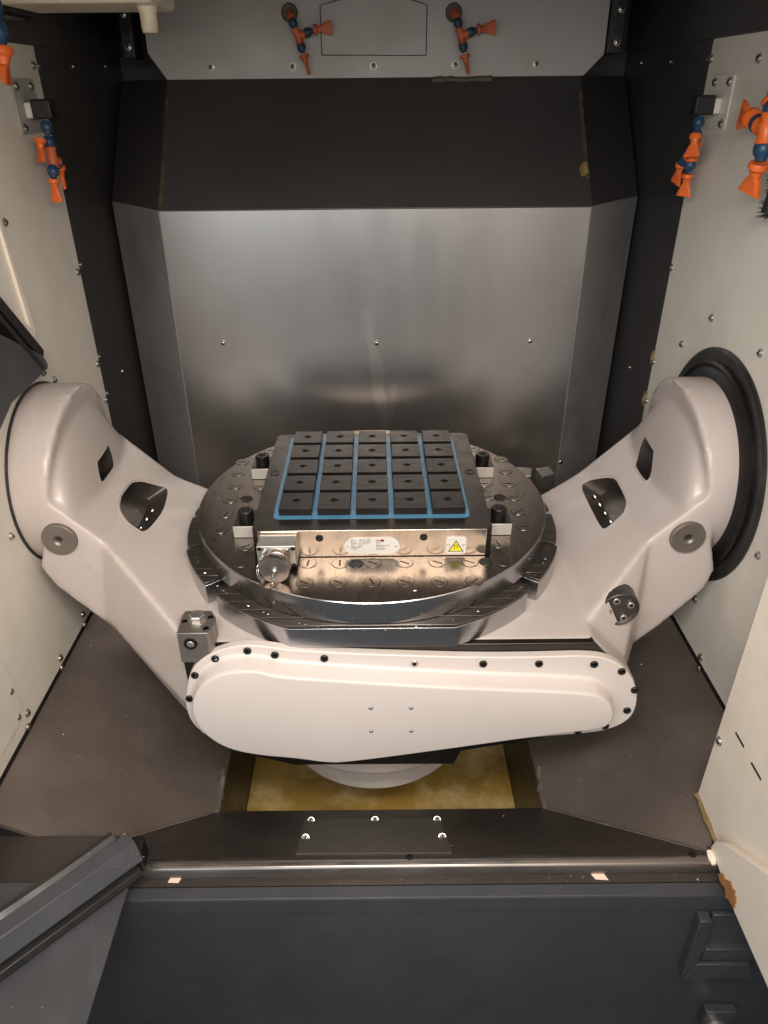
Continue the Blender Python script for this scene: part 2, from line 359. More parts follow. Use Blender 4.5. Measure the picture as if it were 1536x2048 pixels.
# --- floor hopper
TX0, TX1, TZ, K = -.36, .39, -.6, .7
YD0, YD1 = -.39, -.612
ZD1 = TZ + (YD0 - YD1) * K
CS = (-.372 - TZ) / (WR - .0 - TX1)     # chute slope
def chute(side):
    s = -1 if side == 'left' else 1
    xi = TX0 if s < 0 else TX1
    xo = (WL - .01) if s < 0 else (WR + .01)
    run = abs(xo - xi); zo = TZ + run * CS
    xv = xi + s * (ZD1 - TZ) / CS        # x where valley reaches deck top
    edge = [(xo, -.36, zo)] if s > 0 else [(xv - .025, -.579, ZD1 + .025 * CS), (xo, -.579, zo)]
    pts = [(xi, .5, TZ), (xi, YD0, TZ), (xv, YD1, ZD1)] + edge + [(xo, .5, zo)]
    k = MB(); n = len(pts); lo = [(x, y, z - .012) for x, y, z in pts]
    k.add(pts + lo, [list(range(n)), list(range(2 * n - 1, n - 1, -1))] + [(i, (i + 1) % n, n + (i + 1) % n, n + i) for i in range(n)])
    o = k.build('chute_' + side, 'chute'); struct(o)
    B('trough_wall', 'rubber', o, min(xi, xi + s * .012), max(xi, xi + s * .012), YD0, .5, -.93, TZ - .013)
    return o, xv
cl, xvl = chute('left'); cr, xvr = chute('right')
# corner fill on the right
k = MB(); q = [(xvr, YD1, ZD1), (xvr + .19, YD1 - .06, ZD1), (.775, -.36, -.42), (.70, -.47, -.44)]
k.add(q + [(a, b, c - .012) for a, b, c in q], [(0, 1, 2, 3), (7, 6, 5, 4)])
struct(k.build('corner_sheet', 'deck'))
# front deck
k = MB(); q = [(TX0, YD0, TZ + .0005), (TX1, YD0, TZ + .0005), (xvr, YD1, ZD1 + .0005), (xvl, YD1, ZD1 + .0005)]
k.add(q + [(a, b, c - .012) for a, b, c in q], [(0, 1, 2, 3), (7, 6, 5, 4), (0, 4, 5, 1), (1, 5, 6, 2), (2, 6, 7, 3), (3, 7, 4, 0)])
fd = struct(k.build('front_deck', 'deck'))
k = MB(); k.box(TX0, TX1, YD0 - .012, YD0, -.93, TZ - .013); k.build('trough_wall', 'rubber', fd)
def dk(x, y, h=0): # point on deck, lifted along its normal
    n = Vector((0, K, 1)).normalized(); return Vector((x, y, TZ + (YD0 - y) * K)) + n * h
AX = math.atan(K)
dp = thing('cover_plate', 'dark grey rectangular cover plate screwed onto the sloping front deck', 'plate', dk(0, -.45))
k = MB(); q = [(-.155, -.445), (.143, -.447), (.150, -.608), (-.152, -.606)]
base = Vector(dk(0, -.45))
k.add([dk(*p, .0035) - base for p in q] + [dk(*p, .0008) - base for p in q], [(0, 1, 2, 3), (7, 6, 5, 4), (0, 4, 5, 1), (1, 5, 6, 2), (2, 6, 7, 3), (3, 7, 4, 0)])
k.build('sheet', 'deck_plate', dp)
for p in [(-.139, -.455), (.001, -.455), (.137, -.457), (-.141, -.54), (.139, -.542)]:
    link('screw', SCREW_S, dp, loc=dk(*p, .0035) - base, rot=(-AX + 0, 0, 0) if False else (AX, 0, 0))
# weld residue along valleys
for xi, xv, s in ((TX0, xvl, -1), (TX1, xvr, 1)):
    a = Vector((xi, YD0, TZ)); b = Vector((xv, YD1, ZD1))
    blob('weld_bead', 'chute', fd, [a, b], .004)
    if s > 0: blob('sealant_bead', 'sealant_dark', fd, [b - (b - a) * .02, b + Vector((s * .05, -.02, .004))], .008)
    blob('weld_bead', 'zinc', fd, [(xi + s * .006, YD0 + .11, TZ + .008), (xi, YD0 + .05, TZ + .003), (xi, YD0, TZ + .003)], .006)
tray = B('coolant_tray', 'coolant', None, TX0 + .001, TX1 - .001, YD0 + .001, .49, -.95, -.90)
tag(tray, 'amber coolant-stained tray bottom below the drum between the chutes', 'tray')

# --- sill, rail, front wall
sill = struct(B('sill', 'deck', None, -.75, .78, -.666, -.613, -.50, -.452))
rl = thing('sill_rail', 'dark metal rail with a worn bright ridge along the sill', 'rail', (XM, -.636, -.452))
k = MB(); prof = [(.0225, -.001), (.0225, .012), (.018, .017), (.004, .022), (-.006, .019), (-.012, .009), (-.014, -.001)]
k.prism([(p[0], p[1]) for p in prof], 'x', -.475, .632); ob = k.build('ridge', 'rail_metal', rl, .003, 3)
for p in ob.data.polygons: p.use_smooth = True
for x in (-.445, .067, .605):
    k = MB(); k.lathe([(0, 0), (.0075, 0), (.0075, .002), (.005, .004), (.0032, .004), (.003, .002), (0, .002)], c=(0, 0, 0), seg=14)
    link('screw', k.mesh('rail_screw', ['black_oxide']), rl, loc=(x - XM, .012, .0185), rot=(R(-25), 0, 0))
fw = struct(B('front_wall', 'blue_grey', None, -1.1, 1.1, -.692, -.667, -1.35, -.452, .002))
B('top_lip', 'blue_grey', fw, -.52, .70, -.6945, -.6925, -.492, -.4525)
# bracket on the front wall (A-shaped raised ribs)
bk = thing('wall_bracket', 'dark blue-grey raised A-shaped bracket on the front wall, lower right', 'bracket', (.68, -.692, -.60))
def bb(name, pts, d):
    k = MB(); k.prism([(x - .68, z + .60) for x, z in pts], 'y', -d, 0); return k.build(name, 'blue_grey', bk, .002)
bb('upright', [(.604, -.689), (.6235, -.640), (.6285, -.590), (.6225, -.500), (.600, -.500)], .022)
bb('foot_rib', [(.607, -.697), (.742, -.697), (.728, -.645), (.625, -.645)], .0215)
bb('cross_rib', [(.6295, -.628), (.726, -.628), (.716, -.592), (.6295, -.592)], .022)
bb('web', [(.629, -.5915), (.7225, -.5915), (.690, -.500), (.629, -.500)], .010)
bf = thing('hose_fitting', 'small grey threaded fitting at the bottom right corner', 'fitting', (.715, -.70, -.885))
k = MB(); k.lathe([(0, .0), (.022, 0), (.022, -.03), (.016, -.034), (.016, -.05), (0, -.05)], 'y', seg=12); k.build('nut', 'zinc', bf)
k = MB(); k.box(-.03, .035, -.012, .008, -.01, .055); k.build('base', 'blue_grey', bf, .003)
fl = struct(B('floor', 'deck', None, -1.6, 1.6, -1.6, 1.2, -1.4, -1.36))

# --- right near door pillar
PX = .66
dr = thing('door_pillar', 'cream painted door pillar panel at the right edge of the opening', 'panel', (PX, -.6, -.42))
k = MB(); k.prism([(.10, .0), (-.045, -.010), (-.13, -.030), (-.9, -.030), (-.9, 1.7), (.10, 1.7)], 'x', 0, .012)
k.build('sheet', 'cream_near', dr, .001)
B('return_edge', 'cream_near', dr, .0125, .115, .088, .10, .0, 1.7)
k = MB(); k.prism([(-.012, -.008), (-.020, .024), (-.05, .056), (-.55, .43), (-.55, -.026), (-.13, -.026), (-.05, -.012)], 'x', -.018, -.0005)
k.build('ledge', 'cream_near', dr, .003)
for a, b in (((.049, .234), (.015, .233)), ((-.016, .23), (-.052, .229))):
    k = MB(); k.box(-.0008, -.0002, b[0], a[0], a[1] - .0025, a[1] + .0025); k.build('slot', 'ink', dr)
link('screw', SCREW, dr, loc=(0, .085, .232 - .06), rot=ROT['-x'])
blob('sealant_bead', 'sealant', dr, [(.0, .100, .002), (-.001, .03, -.004), (-.001, -.03, -.012)], .007)
for c_, n_, r_ in (((-.705 + .6, -.005), 26, .030), ((-.675 + .6, -.012), 14, .016)):
    k = MB()
    P_ = [(c_[0] + r_ * random.uniform(.55, 1.0) * math.cos(a * 6.283 / n_), c_[1] + r_ * .8 * random.uniform(.55, 1.0) * math.sin(a * 6.283 / n_)) for a in range(n_)]
    k.prism(P_, 'x', -.0205 - .001 * (n_ < 20), -.0182); k.build('rust_patch', 'rust', dr)
blob('sealant_bead', 'cream_near', dr, [(-.022, -.02, -.010), (-.022, -.045, -.014)], .006)

# --- left door lower beam
BO = Vector((-.436, -.640, -.40)); BD = Vector((-.707, -.707, 0)); BN = Vector((.707, -.707, 0))
ld = thing('door_beam', 'grey-blue lower door beam crossing the bottom left corner diagonally', 'door', BO)
def beam(name, m, prof, a0, a1, bev=.002):
    k = MB(); n = len(prof); vs = []
    for a in (a0, a1):
        for p in prof: vs.append(BD * a + BN * p[0] + Vector((0, 0, p[1])))
    k.add(vs, [list(range(n))[::-1], list(range(n, 2 * n))] + [(i, (i + 1) % n, n + (i + 1) % n, n + i) for i in range(n)])
    return k.build(name, m, ld, bev)
beam('top_channel', 'beam_paint', [(-.028, .046), (.0, .043), (.020, .012), (.016, .008), (-.026, .008)], .0, .75, .002)
beam('gap_seal', 'black', [(-.03, .0075), (.030, .0075), (.036, -.004), (-.03, -.004)], .012, .75)
k = MB(); k.tube([BD * (.02 + .73 * t) + BN * (-.052 + .003 * math.sin(9 * t)) + Vector((0, 0, .022)) for t in [j / 12 for j in range(13)]], .015, 8)
k.build('foam_seal', 'rubber', ld)
k = MB(); k.box(-.028, .006, -.012, .03, -.03, .02); k.build('end_latch', 'black_oxide', ld, .004)
st = thing('step_sheet', 'flat grey sheet step in the bottom left corner under the door beam', 'sheet', (-.444, -.70, -.412))
B('sheet', 'grey_door', st, -.7, 0, -.7, .02, -.004, 0, .001)
struct(B('side_deck', 'deck', None, -1.0, -.478, -.70, -.578, -.50, -.422))

# ================================================================== TRUNNION
TR = thing('trunnion_cradle', 'off-white painted cast swivel cradle with two arms carrying the round table', 'cradle', (XM, 0, -.71))
TO = Vector((XM, 0, -.71))
def voxel(mb, vox, it, name, m):
    me = mb.mesh(name + '_src', [m]); o = bpy.data.objects.new('tmp_src', me); COL.objects.link(o)
    r = o.modifiers.new('r', 'REMESH'); r.mode = 'VOXEL'; r.voxel_size = vox; r.use_smooth_shade = True
    s_ = o.modifiers.new('s', 'SMOOTH'); s_.factor = .5; s_.iterations = it
    dg = bpy.context.evaluated_depsgraph_get(); out = bpy.data.meshes.new_from_object(o.evaluated_get(dg))
    bpy.data.objects.remove(o); bpy.data.meshes.remove(me)
    return out
k = MB()
CY, CZ, HR = 0., .08, .200
def T(x, y, z): return (x - TO.x, y - TO.y, z - TO.z)
for s in (-1, 1):
    X = (lambda x: x) if s < 0 else mx
    ci = [(HR * math.cos(R(a * 6)), HR * math.sin(R(a * 6))) for a in range(60)]
    k.hull([T(X(-.740), CY + a, CZ + b) for a, b in ci] + [T(X(-.662 + b * .14), CY + a, CZ + b) for a, b in ci])
    c2 = [(math.cos(R(a * 10)), math.sin(R(a * 10))) for a in range(36)]
    k.hull([T(X(-.672 + b * .175 * .14), a * .175, CZ + b * .175) for a, b in c2] + [T(X(-.628 + b * -.022), a * .190, .078 + b * .022) for a, b in c2] + [T(X(-.70), a * .15, CZ + b * .12) for a, b in c2])
    low = [(-.712, -.05), (-.69, -.10), (-.56, -.25), (-.45, -.36)] if s < 0 else [(-.712, -.075), (-.70, -.125), (-.632, -.19), (-.622, -.225), (-.52, -.335)]
    pr = [(-.656, .106), (-.43, -.12)]
    pts = []
    for y in (-.2, .205):
        for x, z in low + pr: pts.append(T(X(x), y, z))
    k.hull(pts)
# flare of the left arm into the body
k.hull([T(*p) for p in [(-.565, -.2, .015), (-.47, -.235, -.08), (-.40, -.30, -.105), (-.36, -.386, -.105), (-.36, .2, -.105), (-.52, .2, -.03),
     (-.60, -.2, -.18), (-.485, -.275, -.26), (-.430, -.30, -.355), (-.37, -.386, -.30), (-.37, -.36, -.36), (-.37, .2, -.42), (-.50, .2, -.30)]])
# right flare
k.hull([T(*p) for p in [(.585, -.2, .005), (.47, -.25, -.10), (.435, -.33, -.105), (.44, .2, -.105), (.55, .2, -.03), (.60, -.2, -.26), (.54, -.30, -.22), (.53, -.33, -.33), (.45, .2, -.40), (.56, .2, -.3)]])
# body
body = [(-.372, -.105), (.435, -.105), (.538, -.222), (.525, -.30), (.365, -.365), (-.37, -.36)]
k.hull([T(x, y, z) for x, z in body for y in (-.386, -.30)] + [T(x, .34, z) for x, z in [(-.38, -.105), (.43, -.105), (.43, -.38), (-.38, -.38)]])
# lower flange and ribs
k.lathe([(.345, -.30), (.345, -.535), (.335, -.545)], 'z', c=T(0, 0, 0), seg=64)
src = voxel(k, .0058, 13, 'cradle_body', 'cast')
# pockets (cut through the paint into dark machined recesses)
cut = MB()
def pocket(pts, nrm, depth, shrink=.92):
    P = [Vector(p) - TO for p in pts]; n = Vector(nrm).normalized()
    for _ in range(2):
        q = []
        for i in range(len(P)):
            a, b = P[i], P[(i + 1) % len(P)]; q += [a * .82 + b * .18, a * .18 + b * .82]
        P = q; c = sum(P, Vector()) / len(P)
    top = [p + n * .03 for p in P]; bot = [c + (p - c) * shrink - n * depth for p in P]
    m = len(P); cut.add(top + bot, [list(range(m)), list(range(2 * m - 1, m - 1, -1))] + [(i, (i + 1) % m, m + (i + 1) % m, m + i) for i in range(m)])
PL1 = [(-.66, .024, .11), (-.66, .051, .11), (-.653, .075, .103), (-.633, .074, .083), (-.611, .058, .061), (-.611, .013, .061), (-.612, -.042, .062), (-.637, -.019, .087)]
PL2 = [(-.571, -.071, .021), (-.579, -.021, .029), (-.576, .054, .026), (-.564, .084, .014), (-.539, .112, -.011), (-.514, .13, -.036), (-.508, .008, -.042), (-.519, -.116, -.031), (-.543, -.106, -.007)]
PR1 = [(.628, .069, .048), (.65, .091, .07), (.676, .092, .096), (.68, .046, .1), (.672, .019, .092), (.645, -.017, .065), (.628, -.026, .048), (.626, .013, .046)]
PR2 = [(.531, .143, -.049), (.553, .144, -.027), (.578, .109, -.002), (.593, .076, .013), (.591, .001, .011), (.588, -.043, .008), (.573, -.074, -.007), (.533, -.094, -.047), (.531, -.046, -.049)]
pocket(PL1, (1, 0, .8), .036, .8); pocket(PL2, (1, 0, .7), .045, .8); pocket(PR1, (-1, 0, .8), .036, .8); pocket(PR2, (-1, 0, .7), .045, .8)
# counterbores for the steel discs and the right hand port
for c, r in (((-.651, -.2, .025), .037), ((.662, -.2, .014), .037), ((.548, -.2, -.167), .0)):
    if r: cut.lathe([(r, -.03), (r, .016)], 'y', c=Vector(c) - TO, seg=40)
cm = cut.mesh('cutter', ['pocket_metal'])
src.materials.clear(); src.materials.append(MATS['cast']); src.materials.append(MATS['pocket_metal'])
o1 = bpy.data.objects.new('tmp_body', src); COL.objects.link(o1)
o2 = bpy.data.objects.new('tmp_cut', cm); COL.objects.link(o2)
bo = o1.modifiers.new('b', 'BOOLEAN'); bo.operation = 'DIFFERENCE'; bo.object = o2; bo.solver = 'EXACT'; bo.material_mode = 'TRANSFER'; bo.use_self = False
dg = bpy.context.evaluated_depsgraph_get(); body_me = bpy.data.meshes.new_from_object(o1.evaluated_get(dg))
bpy.data.objects.remove(o1); bpy.data.objects.remove(o2)
gi = [1]
for p in body_me.polygons:
    dark = p.material_index in gi
    p.material_index = 1 if dark else 0; p.use_smooth = not dark
body_me.name = 'cast_body'
cb = link('cast_body', body_me, TR)
for pts in (PL1, PL2, PR1, PR2):
    P = [Vector(p) - TO for p in pts]
    for _ in range(2):
        q = []
        for i in range(len(P)):
            a, b = P[i], P[(i + 1) % len(P)]; q += [a * .82 + b * .18, a * .18 + b * .82]
        P = q
    k = MB(); k.tube([p for p in P] + [P[0]], [.0022 * random.uniform(.7, 1.2) for _ in range(len(P) + 1)], 6); k.build('pocket_lip', 'cast', cb)
# bolt holes seen inside the big pockets
def dotmesh(r, m):
    q = MB(); q.lathe([(0, 0), (r, 0), (r * .95, r * .3), (0, r * .35)], seg=10); return q.mesh('pad', [m])
PAD = dotmesh(.0075, 'bright_steel')
for t in [j / 4 for j in range(5)]:
    for a, b, n in (((-.531, .085, -.052), (-.539, -.085, -.047), (-1, 0, 0)), ((.557, .10, -.056), (.561, -.07, -.052), (1, 0, 0))):
        p = Vector(a).lerp(Vector(b), t) - TO
        link('pad', PAD, cb, loc=p, rot=(0, R(-60) if n[0] < 0 else R(60), 0))
# steel discs with a central socket on the arm fronts
for c, nm in (((-.651, -.2, .025), 'l'), ((.662, -.2, .014), 'r')):
    k = MB(); k.lathe([(0, -.001), (.007, -.001), (.0075, -.006), (.012, -.009), (.0345, -.0095), (.0362, -.007), (.0362, .012), (0, .012)], 'y', c=Vector(c) - TO, seg=40)
    k.build('steel_disc', 'ring_steel', TR)
    k = MB(); k.lathe([(0, -.0012), (.0065, -.0012), (.0065, .004), (0, .004)], 'y', c=Vector(c) - TO, seg=12); k.build('socket', 'ink', TR)
# port with bolts on the right arm
pc = Vector((.512, -.285, -.104)) - TO
k = MB(); k.lathe([(0, -.006), (.034, -.006), (.036, -.012), (.041, -.010), (.043, .03), (0, .03)], 'y', c=pc, seg=20); pt = k.build('bolted_port', 'groove', TR, .003)
BOLT = socket_mesh('socket_bolt', .0085, .006)
for a in (.5, 2.0, 3.4, 5.2): link('bolt', socket_mesh('port_bolt', .0075, .005, 'zinc'), pt, loc=pc + Vector((.024 * math.cos(a), -.0062, .024 * math.sin(a))), rot=ROT['-y'])
# left thin black gap, right rings
k = MB(); k.lathe([(.150, WL), (.2045, WL), (.2045, WL + .003), (.198, WL + .0045), (.150, WL + .0045)], 'x', c=T(0, CY, CZ), seg=72); k.build('hub_gasket', 'rubber', TR)
# drum under the body
k = MB(); k.lathe([(0, -.71), (.235, -.71), (.25, -.70), (.25, -.44), (0, -.44)], 'z', c=T(0, 0, 0), seg=72); k.build('drum', 'rough_cast', TR)
# machined front face
k = MB(); MF = [(-.374, -.1065), (.433, -.1065), (.535, -.222), (.365, -.368), (.188, -.405), (.174, -.446), (-.173, -.444), (-.30, -.40), (-.37, -.33)]
k.prism([(x - TO.x, z - TO.z) for x, z in MF], 'y', -.3935, -.36); k.build('machined_face', 'dark_steel', TR, .002)
# gear cover: flange, dome, bolts, blind rivets
def ssub(poly, n=3):
    for _ in range(n):
        q = []
        for i in range(len(poly)):
            a, b = poly[i], poly[(i + 1) % len(poly)]
            q += [(a[0] * .75 + b[0] * .25, a[1] * .75 + b[1] * .25), (a[0] * .25 + b[0] * .75, a[1] * .25 + b[1] * .75)]
        poly = q
    return poly
def offset(poly, d):
    n = len(poly); out = []
    for i in range(n):
        a, b = Vector(poly[i - 1]), Vector(poly[(i + 1) % n]); t = (b - a).normalized(); nn = Vector((t.y, -t.x)); out.append((poly[i][0] - nn.x * d, poly[i][1] - nn.y * d))
    return out
FL = [(-.38, -.257), (-.376, -.222), (-.361, -.162), (-.34, -.13), (-.303, -.103), (-.253, -.087), (-.205, -.091), (-.158, -.102), (-.043, -.112), (.082, -.119), (.209, -.125), (.325, -.125), (.422, -.122), (.468, -.134), (.507, -.167), (.533, -.221), (.536, -.276), (.52, -.307), (.482, -.329), (.431, -.337), (.34, -.345), (.15, -.375), (-.05, -.405), (-.15, -.40), (-.26, -.385), (-.34, -.34), (-.372, -.30)]
DM = [(-0.354, -0.216), (-0.342, -0.177), (-0.314, -0.141), (-0.274, -0.122), (-0.231, -0.12), (-0.208, -0.124), (-0.187, -0.134), (-0.1, -0.144), (0.149, -0.168), (0.42, -0.184), (0.452, -0.201), (0.475, -0.234), (0.473, -0.265), (0.454, -0.282), (0.355, -0.295), (0.156, -0.333), (-0.059, -0.371), (-0.1, -0.37), (-0.161, -0.356), (-0.233, -0.347), (-0.292, -0.329), (-0.329, -0.297), (-0.35, -0.257)]
gc = thing('gear_cover', '', '', T(XM, -.41, -.22)); gc.parent = TR
del gc['label']; del gc['category']
GO = Vector((XM, -.41, -.22))
def gl(poly): return [(x - GO.x, z - GO.z) for x, z in poly]
F2 = gl(ssub(FL, 2)); D2 = gl(ssub(DM, 2))
k = MB(); k.prism(F2, 'y', -.002, .0165); k.build('flange', 'cover', gc, .0025)
def ring_loft(rings):
    k = MB(); n = len(rings[0][0]); vs = []; fs = []
    for poly, y in rings: vs += [(p[0], y, p[1]) for p in poly]
    for j in range(len(rings) - 1):
        for i in range(n): fs.append((j * n + i, j * n + (i + 1) % n, (j + 1) * n + (i + 1) % n, (j + 1) * n + i))
    k.add(vs, fs, 0, True); k.f.append([(len(rings) - 1) * n + i for i in range(n)]); k.mi.append(0); k.sm.append(False)
    return k
area2 = sum(D2[i][0] * D2[(i + 1) % len(D2)][1] - D2[(i + 1) % len(D2)][0] * D2[i][1] for i in range(len(D2)))
sg = 1 if area2 > 0 else -1
rings = [(offset(D2, -.013 * sg), -.0018), (offset(D2, -.0095 * sg), -.0035), (offset(D2, -.007 * sg), -.007), (offset(D2, -.0055 * sg), -.012), (offset(D2, -.003 * sg), -.034), (offset(D2, -.0015 * sg), -.039), (offset(D2, .001 * sg), -.0415), (offset(D2, .003 * sg), -.042)]
ring_loft(rings).build('dome', 'cover', gc)
FB = [(-.349, -.162), (-.368, -.224), (-.304, -.12), (-.24, -.101), (-.188, -.112), (-.093, -.122), (.082, -.137), (.216, -.14), (.325, -.141), (.433, -.144), (.49, -.163), (.524, -.213), (.518, -.269), (.48, -.313), (.425, -.326)]
FBOLT = socket_mesh('cover_bolt', .0078, .004)
FBOLT2 = socket_mesh('cover_bolt_bright', .0078, .004, 'bright_steel')
for i, (x, z) in enumerate(FB): link('bolt', FBOLT2 if i == 6 else FBOLT, gc, loc=(x - GO.x, -.002, z - GO.z), rot=ROT['-y'])
RIV = dome_mesh('rivet', .0036)
for x, z in [(-0.004, -0.216), (0.075, -0.217), (-0.004, -0.279), (0.076, -0.28)]: link('rivet', RIV, gc, loc=(x - GO.x, -.0418, z - GO.z), rot=ROT['-y'])
# stop block on the left of the deck
sb = thing('stop_block', '', '', T(-.34, -.372, -.108)); sb.parent = TR
del sb['label']; del sb['category']
k = MB(); k.prism([(-.032, -.036), (.026, -.036), (.034, -.024), (.034, .012), (.022, .034), (-.03, .034), (-.034, .02)], 'z', -.026, .047); k.build('block', 'ring_steel', sb, .0015)
k = MB(); k.lathe([(.0001, .047), (.018, .047), (.018, .0485), (.0155, .0486), (.0155, .058), (.0135, .0605), (.0001, .061)], c=(.0, .006, 0), seg=6, smooth=False); k.lathe([(.0001, .0471), (.0185, .0471), (.0185, .049), (.0001, .049)], c=(.0, .006, 0), seg=20)
k.build('hex_bolt', 'zinc', sb)
for x, y in ((-.024, .0), (.024, .012), (.022, -.022)): link('bolt', socket_mesh('block_bolt', .006, .0012), sb, loc=(x, y, .047), rot=(0, 0, 0))
k = MB(); k.lathe([(.0001, -.0365), (.0055, -.0365), (.006, -.0385), (.0125, -.039), (.0135, -.036), (.0001, -.03)], 'y', c=(-.008, 0, .022), seg=18); k.build('plug', 'black_oxide', sb)
k = MB(); k.lathe([(.0001, -.0395), (.006, -.0395), (.008, -.038), (.0001, -.03)], 'y', c=(-.008, 0, .022), seg=14); k.build('plug_core', 'zinc', sb)
# right hub bearing ring stays with the wall
br = thing('bearing_ring', 'black stepped bearing ring around the right cradle hub on the wall', 'ring', (WR, 0, CZ))
k = MB(); k.lathe([(.15, 0), (.264, 0), (.264, -.004), (.258, -.008), (.234, -.0085), (.15, -.0085)], 'x', seg=96); k.build('rubber_ring', 'rubber', br)
k = MB(); k.lathe([(.15, -.009), (.236, -.009), (.2365, -.016), (.230, -.0195), (.222, -.0165), (.216, -.019), (.208, -.0225), (.15, -.0225)], 'x', seg=96); k.build('metal_ring', 'black_oxide', br)

# ================================================================== ROTARY TABLE
RT = thing('rotary_table', 'round steel rotary table with grooved segments under the fixture disc', 'rotary table', (0, 0, -.104))
def arcpoly(r0, r1, a0, a1, n=20):
    A = [a0 + (a1 - a0) * i / n for i in range(n + 1)]
    return [(r1 * math.cos(a), r1 * math.sin(a)) for a in A] + [(r0 * math.cos(a), r0 * math.sin(a)) for a in A[::-1]]
k = MB(); k.lathe([(0, 0), (.396, 0), (.400, .004), (.400, .018), (0, .018)], seg=96); k.build('base_disc', 'ring_steel', RT)
RO = .433
def grooved(name, outer, y0, y1, pitch, zt, zb):
    """a segment sliced into strips by thin cross grooves running along x; outer(y) gives (xa, xb)"""
    par = None; y = y0; first = True
    return None
def clip(poly, ya, yb):
    def half(P, y, keep_gt):
        out = []
        for i in range(len(P)):
            a, b = P[i], P[(i + 1) % len(P)]
            ia = (a[1] >= y) == keep_gt; ib = (b[1] >= y) == keep_gt
            if ia: out.append(a)
            if ia != ib:
                t = (y - a[1]) / (b[1] - a[1]); out.append((a[0] + t * (b[0] - a[0]), y))
        return out
    P = half(poly, ya, True)
    return half(P, yb, False) if len(P) > 2 else []
def segment(name, poly, y0, y1, pitch=.0262):
    k = MB(); k.prism(poly, 'z', .0005, .0465); o = k.build(name, 'rim_steel', RT, .0008)
    y = y0
    while y < y1 - .002:
        ye = min(y + pitch, y1); c = clip(poly, y + .0012, ye - .0012)
        if len(c) > 2 and ye - y > .006:
            q = MB(); q.prism(offset_in(c, .0012), 'z', .0466, .0535); q.build('land', 'land_steel', o, .0006, 1)
        y = ye
    return o
def offset_in(c, d): return c
fr = R(180 + 43); fe = R(360 - 43)
def flat_front(r, a0, a1, yflat, n=36):
    pts = []
    for i in range(n + 1):
        a = a0 + (a1 - a0) * i / n; x, y = r * math.cos(a), r * math.sin(a)
        if y < yflat: continue
        pts.append((x, y))
    # insert flat corners
    xf = math.sqrt(r * r - yflat * yflat)
    L_ = [p for p in pts if p[0] < 0]; R_ = [p for p in pts if p[0] >= 0]
    return L_ + [(-xf, yflat), (xf, yflat)] + R_
outer = flat_front(RO, fr, fe, -.403)
inner = [(.30 * math.cos(a), .30 * math.sin(a)) for a in [fe - (fe - fr) * i / 24 for i in range(25)]]
segment('front_segment', outer + inner, -.403, -.20)
for s in (-1, 1):
    for a0, a1 in ((R(-37), R(-17.5)), (R(-16.2), R(2)), (R(4), R(22))):
        A = (a0, a1) if s > 0 else (math.pi - a1, math.pi - a0)
        P = arcpoly(.30, RO - (.004 if a0 > R(-17) else .0), *A, n=14)
        ys = [p[1] for p in P]
        segment('side_segment', P, min(ys) + .0, max(ys))
# ================================================================== FIXTURE DISC
FD = thing('fixture_disc', 'large round bare steel fixture plate with slotted plugs, on the rotary table', 'fixture plate', (0, 0, -.05))
k = MB(); k.lathe([(0, 0), (.3985, 0), (.4, .0015), (.4, .0485), (.3985, .05), (0, .05)], seg=160)
me = k.mesh('disc', ['disc_steel', 'rim_steel'])
for p in me.polygons:
    if math.hypot(p.center.x, p.center.y) > .39 and abs(p.normal.z) < .9: p.material_index = 1
disc = link('disc', me, FD)
def plug_mesh():
    k = MB()
    k.lathe([(.0001, .0002), (.0180, .0002), (.0180, .0003), (.0001, .0004)], seg=28, mi=2, smooth=False)
    k.lathe([(.0001, .0004), (.0164, .0004), (.0160, .0010), (.0001, .0010)], seg=28, mi=0, smooth=False)
    k.box(-.0112, .0112, -.0017, .0017, .0006, .00125, mi=1)
    return k.mesh('plug', ['disc_steel', 'ink', 'groove'])
PLUG = plug_mesh()
PP = [(-.129, -.266, 1.45), (-.064, -.267, 1.62), (.002, -.267, -.5), (.067, -.267, -.52), (.133, -.267, -.5), (.199, -.267, -.5), (-.13, -.333, -.6), (-.065, -.332, -.55), (.001, -.332, -1.2), (.066, -.333, -.5), (.132, -.334, -.5),
  (-.333, .137, .1), (-.331, .070, .2), (-.331, .002, .1), (-.331, -.065, 1.3), (-.331, -.132, .9), (-.267, -.262, .3), (-.266, -.20, .5), (.335, .136, 0), (.334, .069, 0), (.334, .001, 0), (.333, -.066, .7), (.333, -.132, 0), (.267, -.2, -1.3), (.267, -.267, .5), (.272, .002, .2), (.273, .07, 0), (-.270, .068, 0), (-.20, -.333, .3), (.2, -.333, .8), (.335, .203, .2), (-.335, .203, .2), (-.27, .136, .4), (-.27, .27, .1), (.27, .27, .3), (-.20, .333, .1), (.2, .333, .1)]
for x, y, a in PP: link('slotted_plug', PLUG, FD, loc=(x, y, .05), rot=(0, 0, a))
HOLE = MB(); HOLE.lathe([(.0001, .0003), (.0105, .0003), (.0108, .0014), (.0135, .0018), (.0150, .0002), (.0001, .0001)], seg=24)
HM = HOLE.mesh('bore', ['black_oxide', 'ink'])
for p in HM.polygons:
    if math.hypot(p.center.x, p.center.y) < .0127: p.material_index = 1
for x, y in [(-.295, .006), (.300, .001), (-.031, -.269), (.232, -.2665)]: link('bore', HM, FD, loc=(x, y, .05))

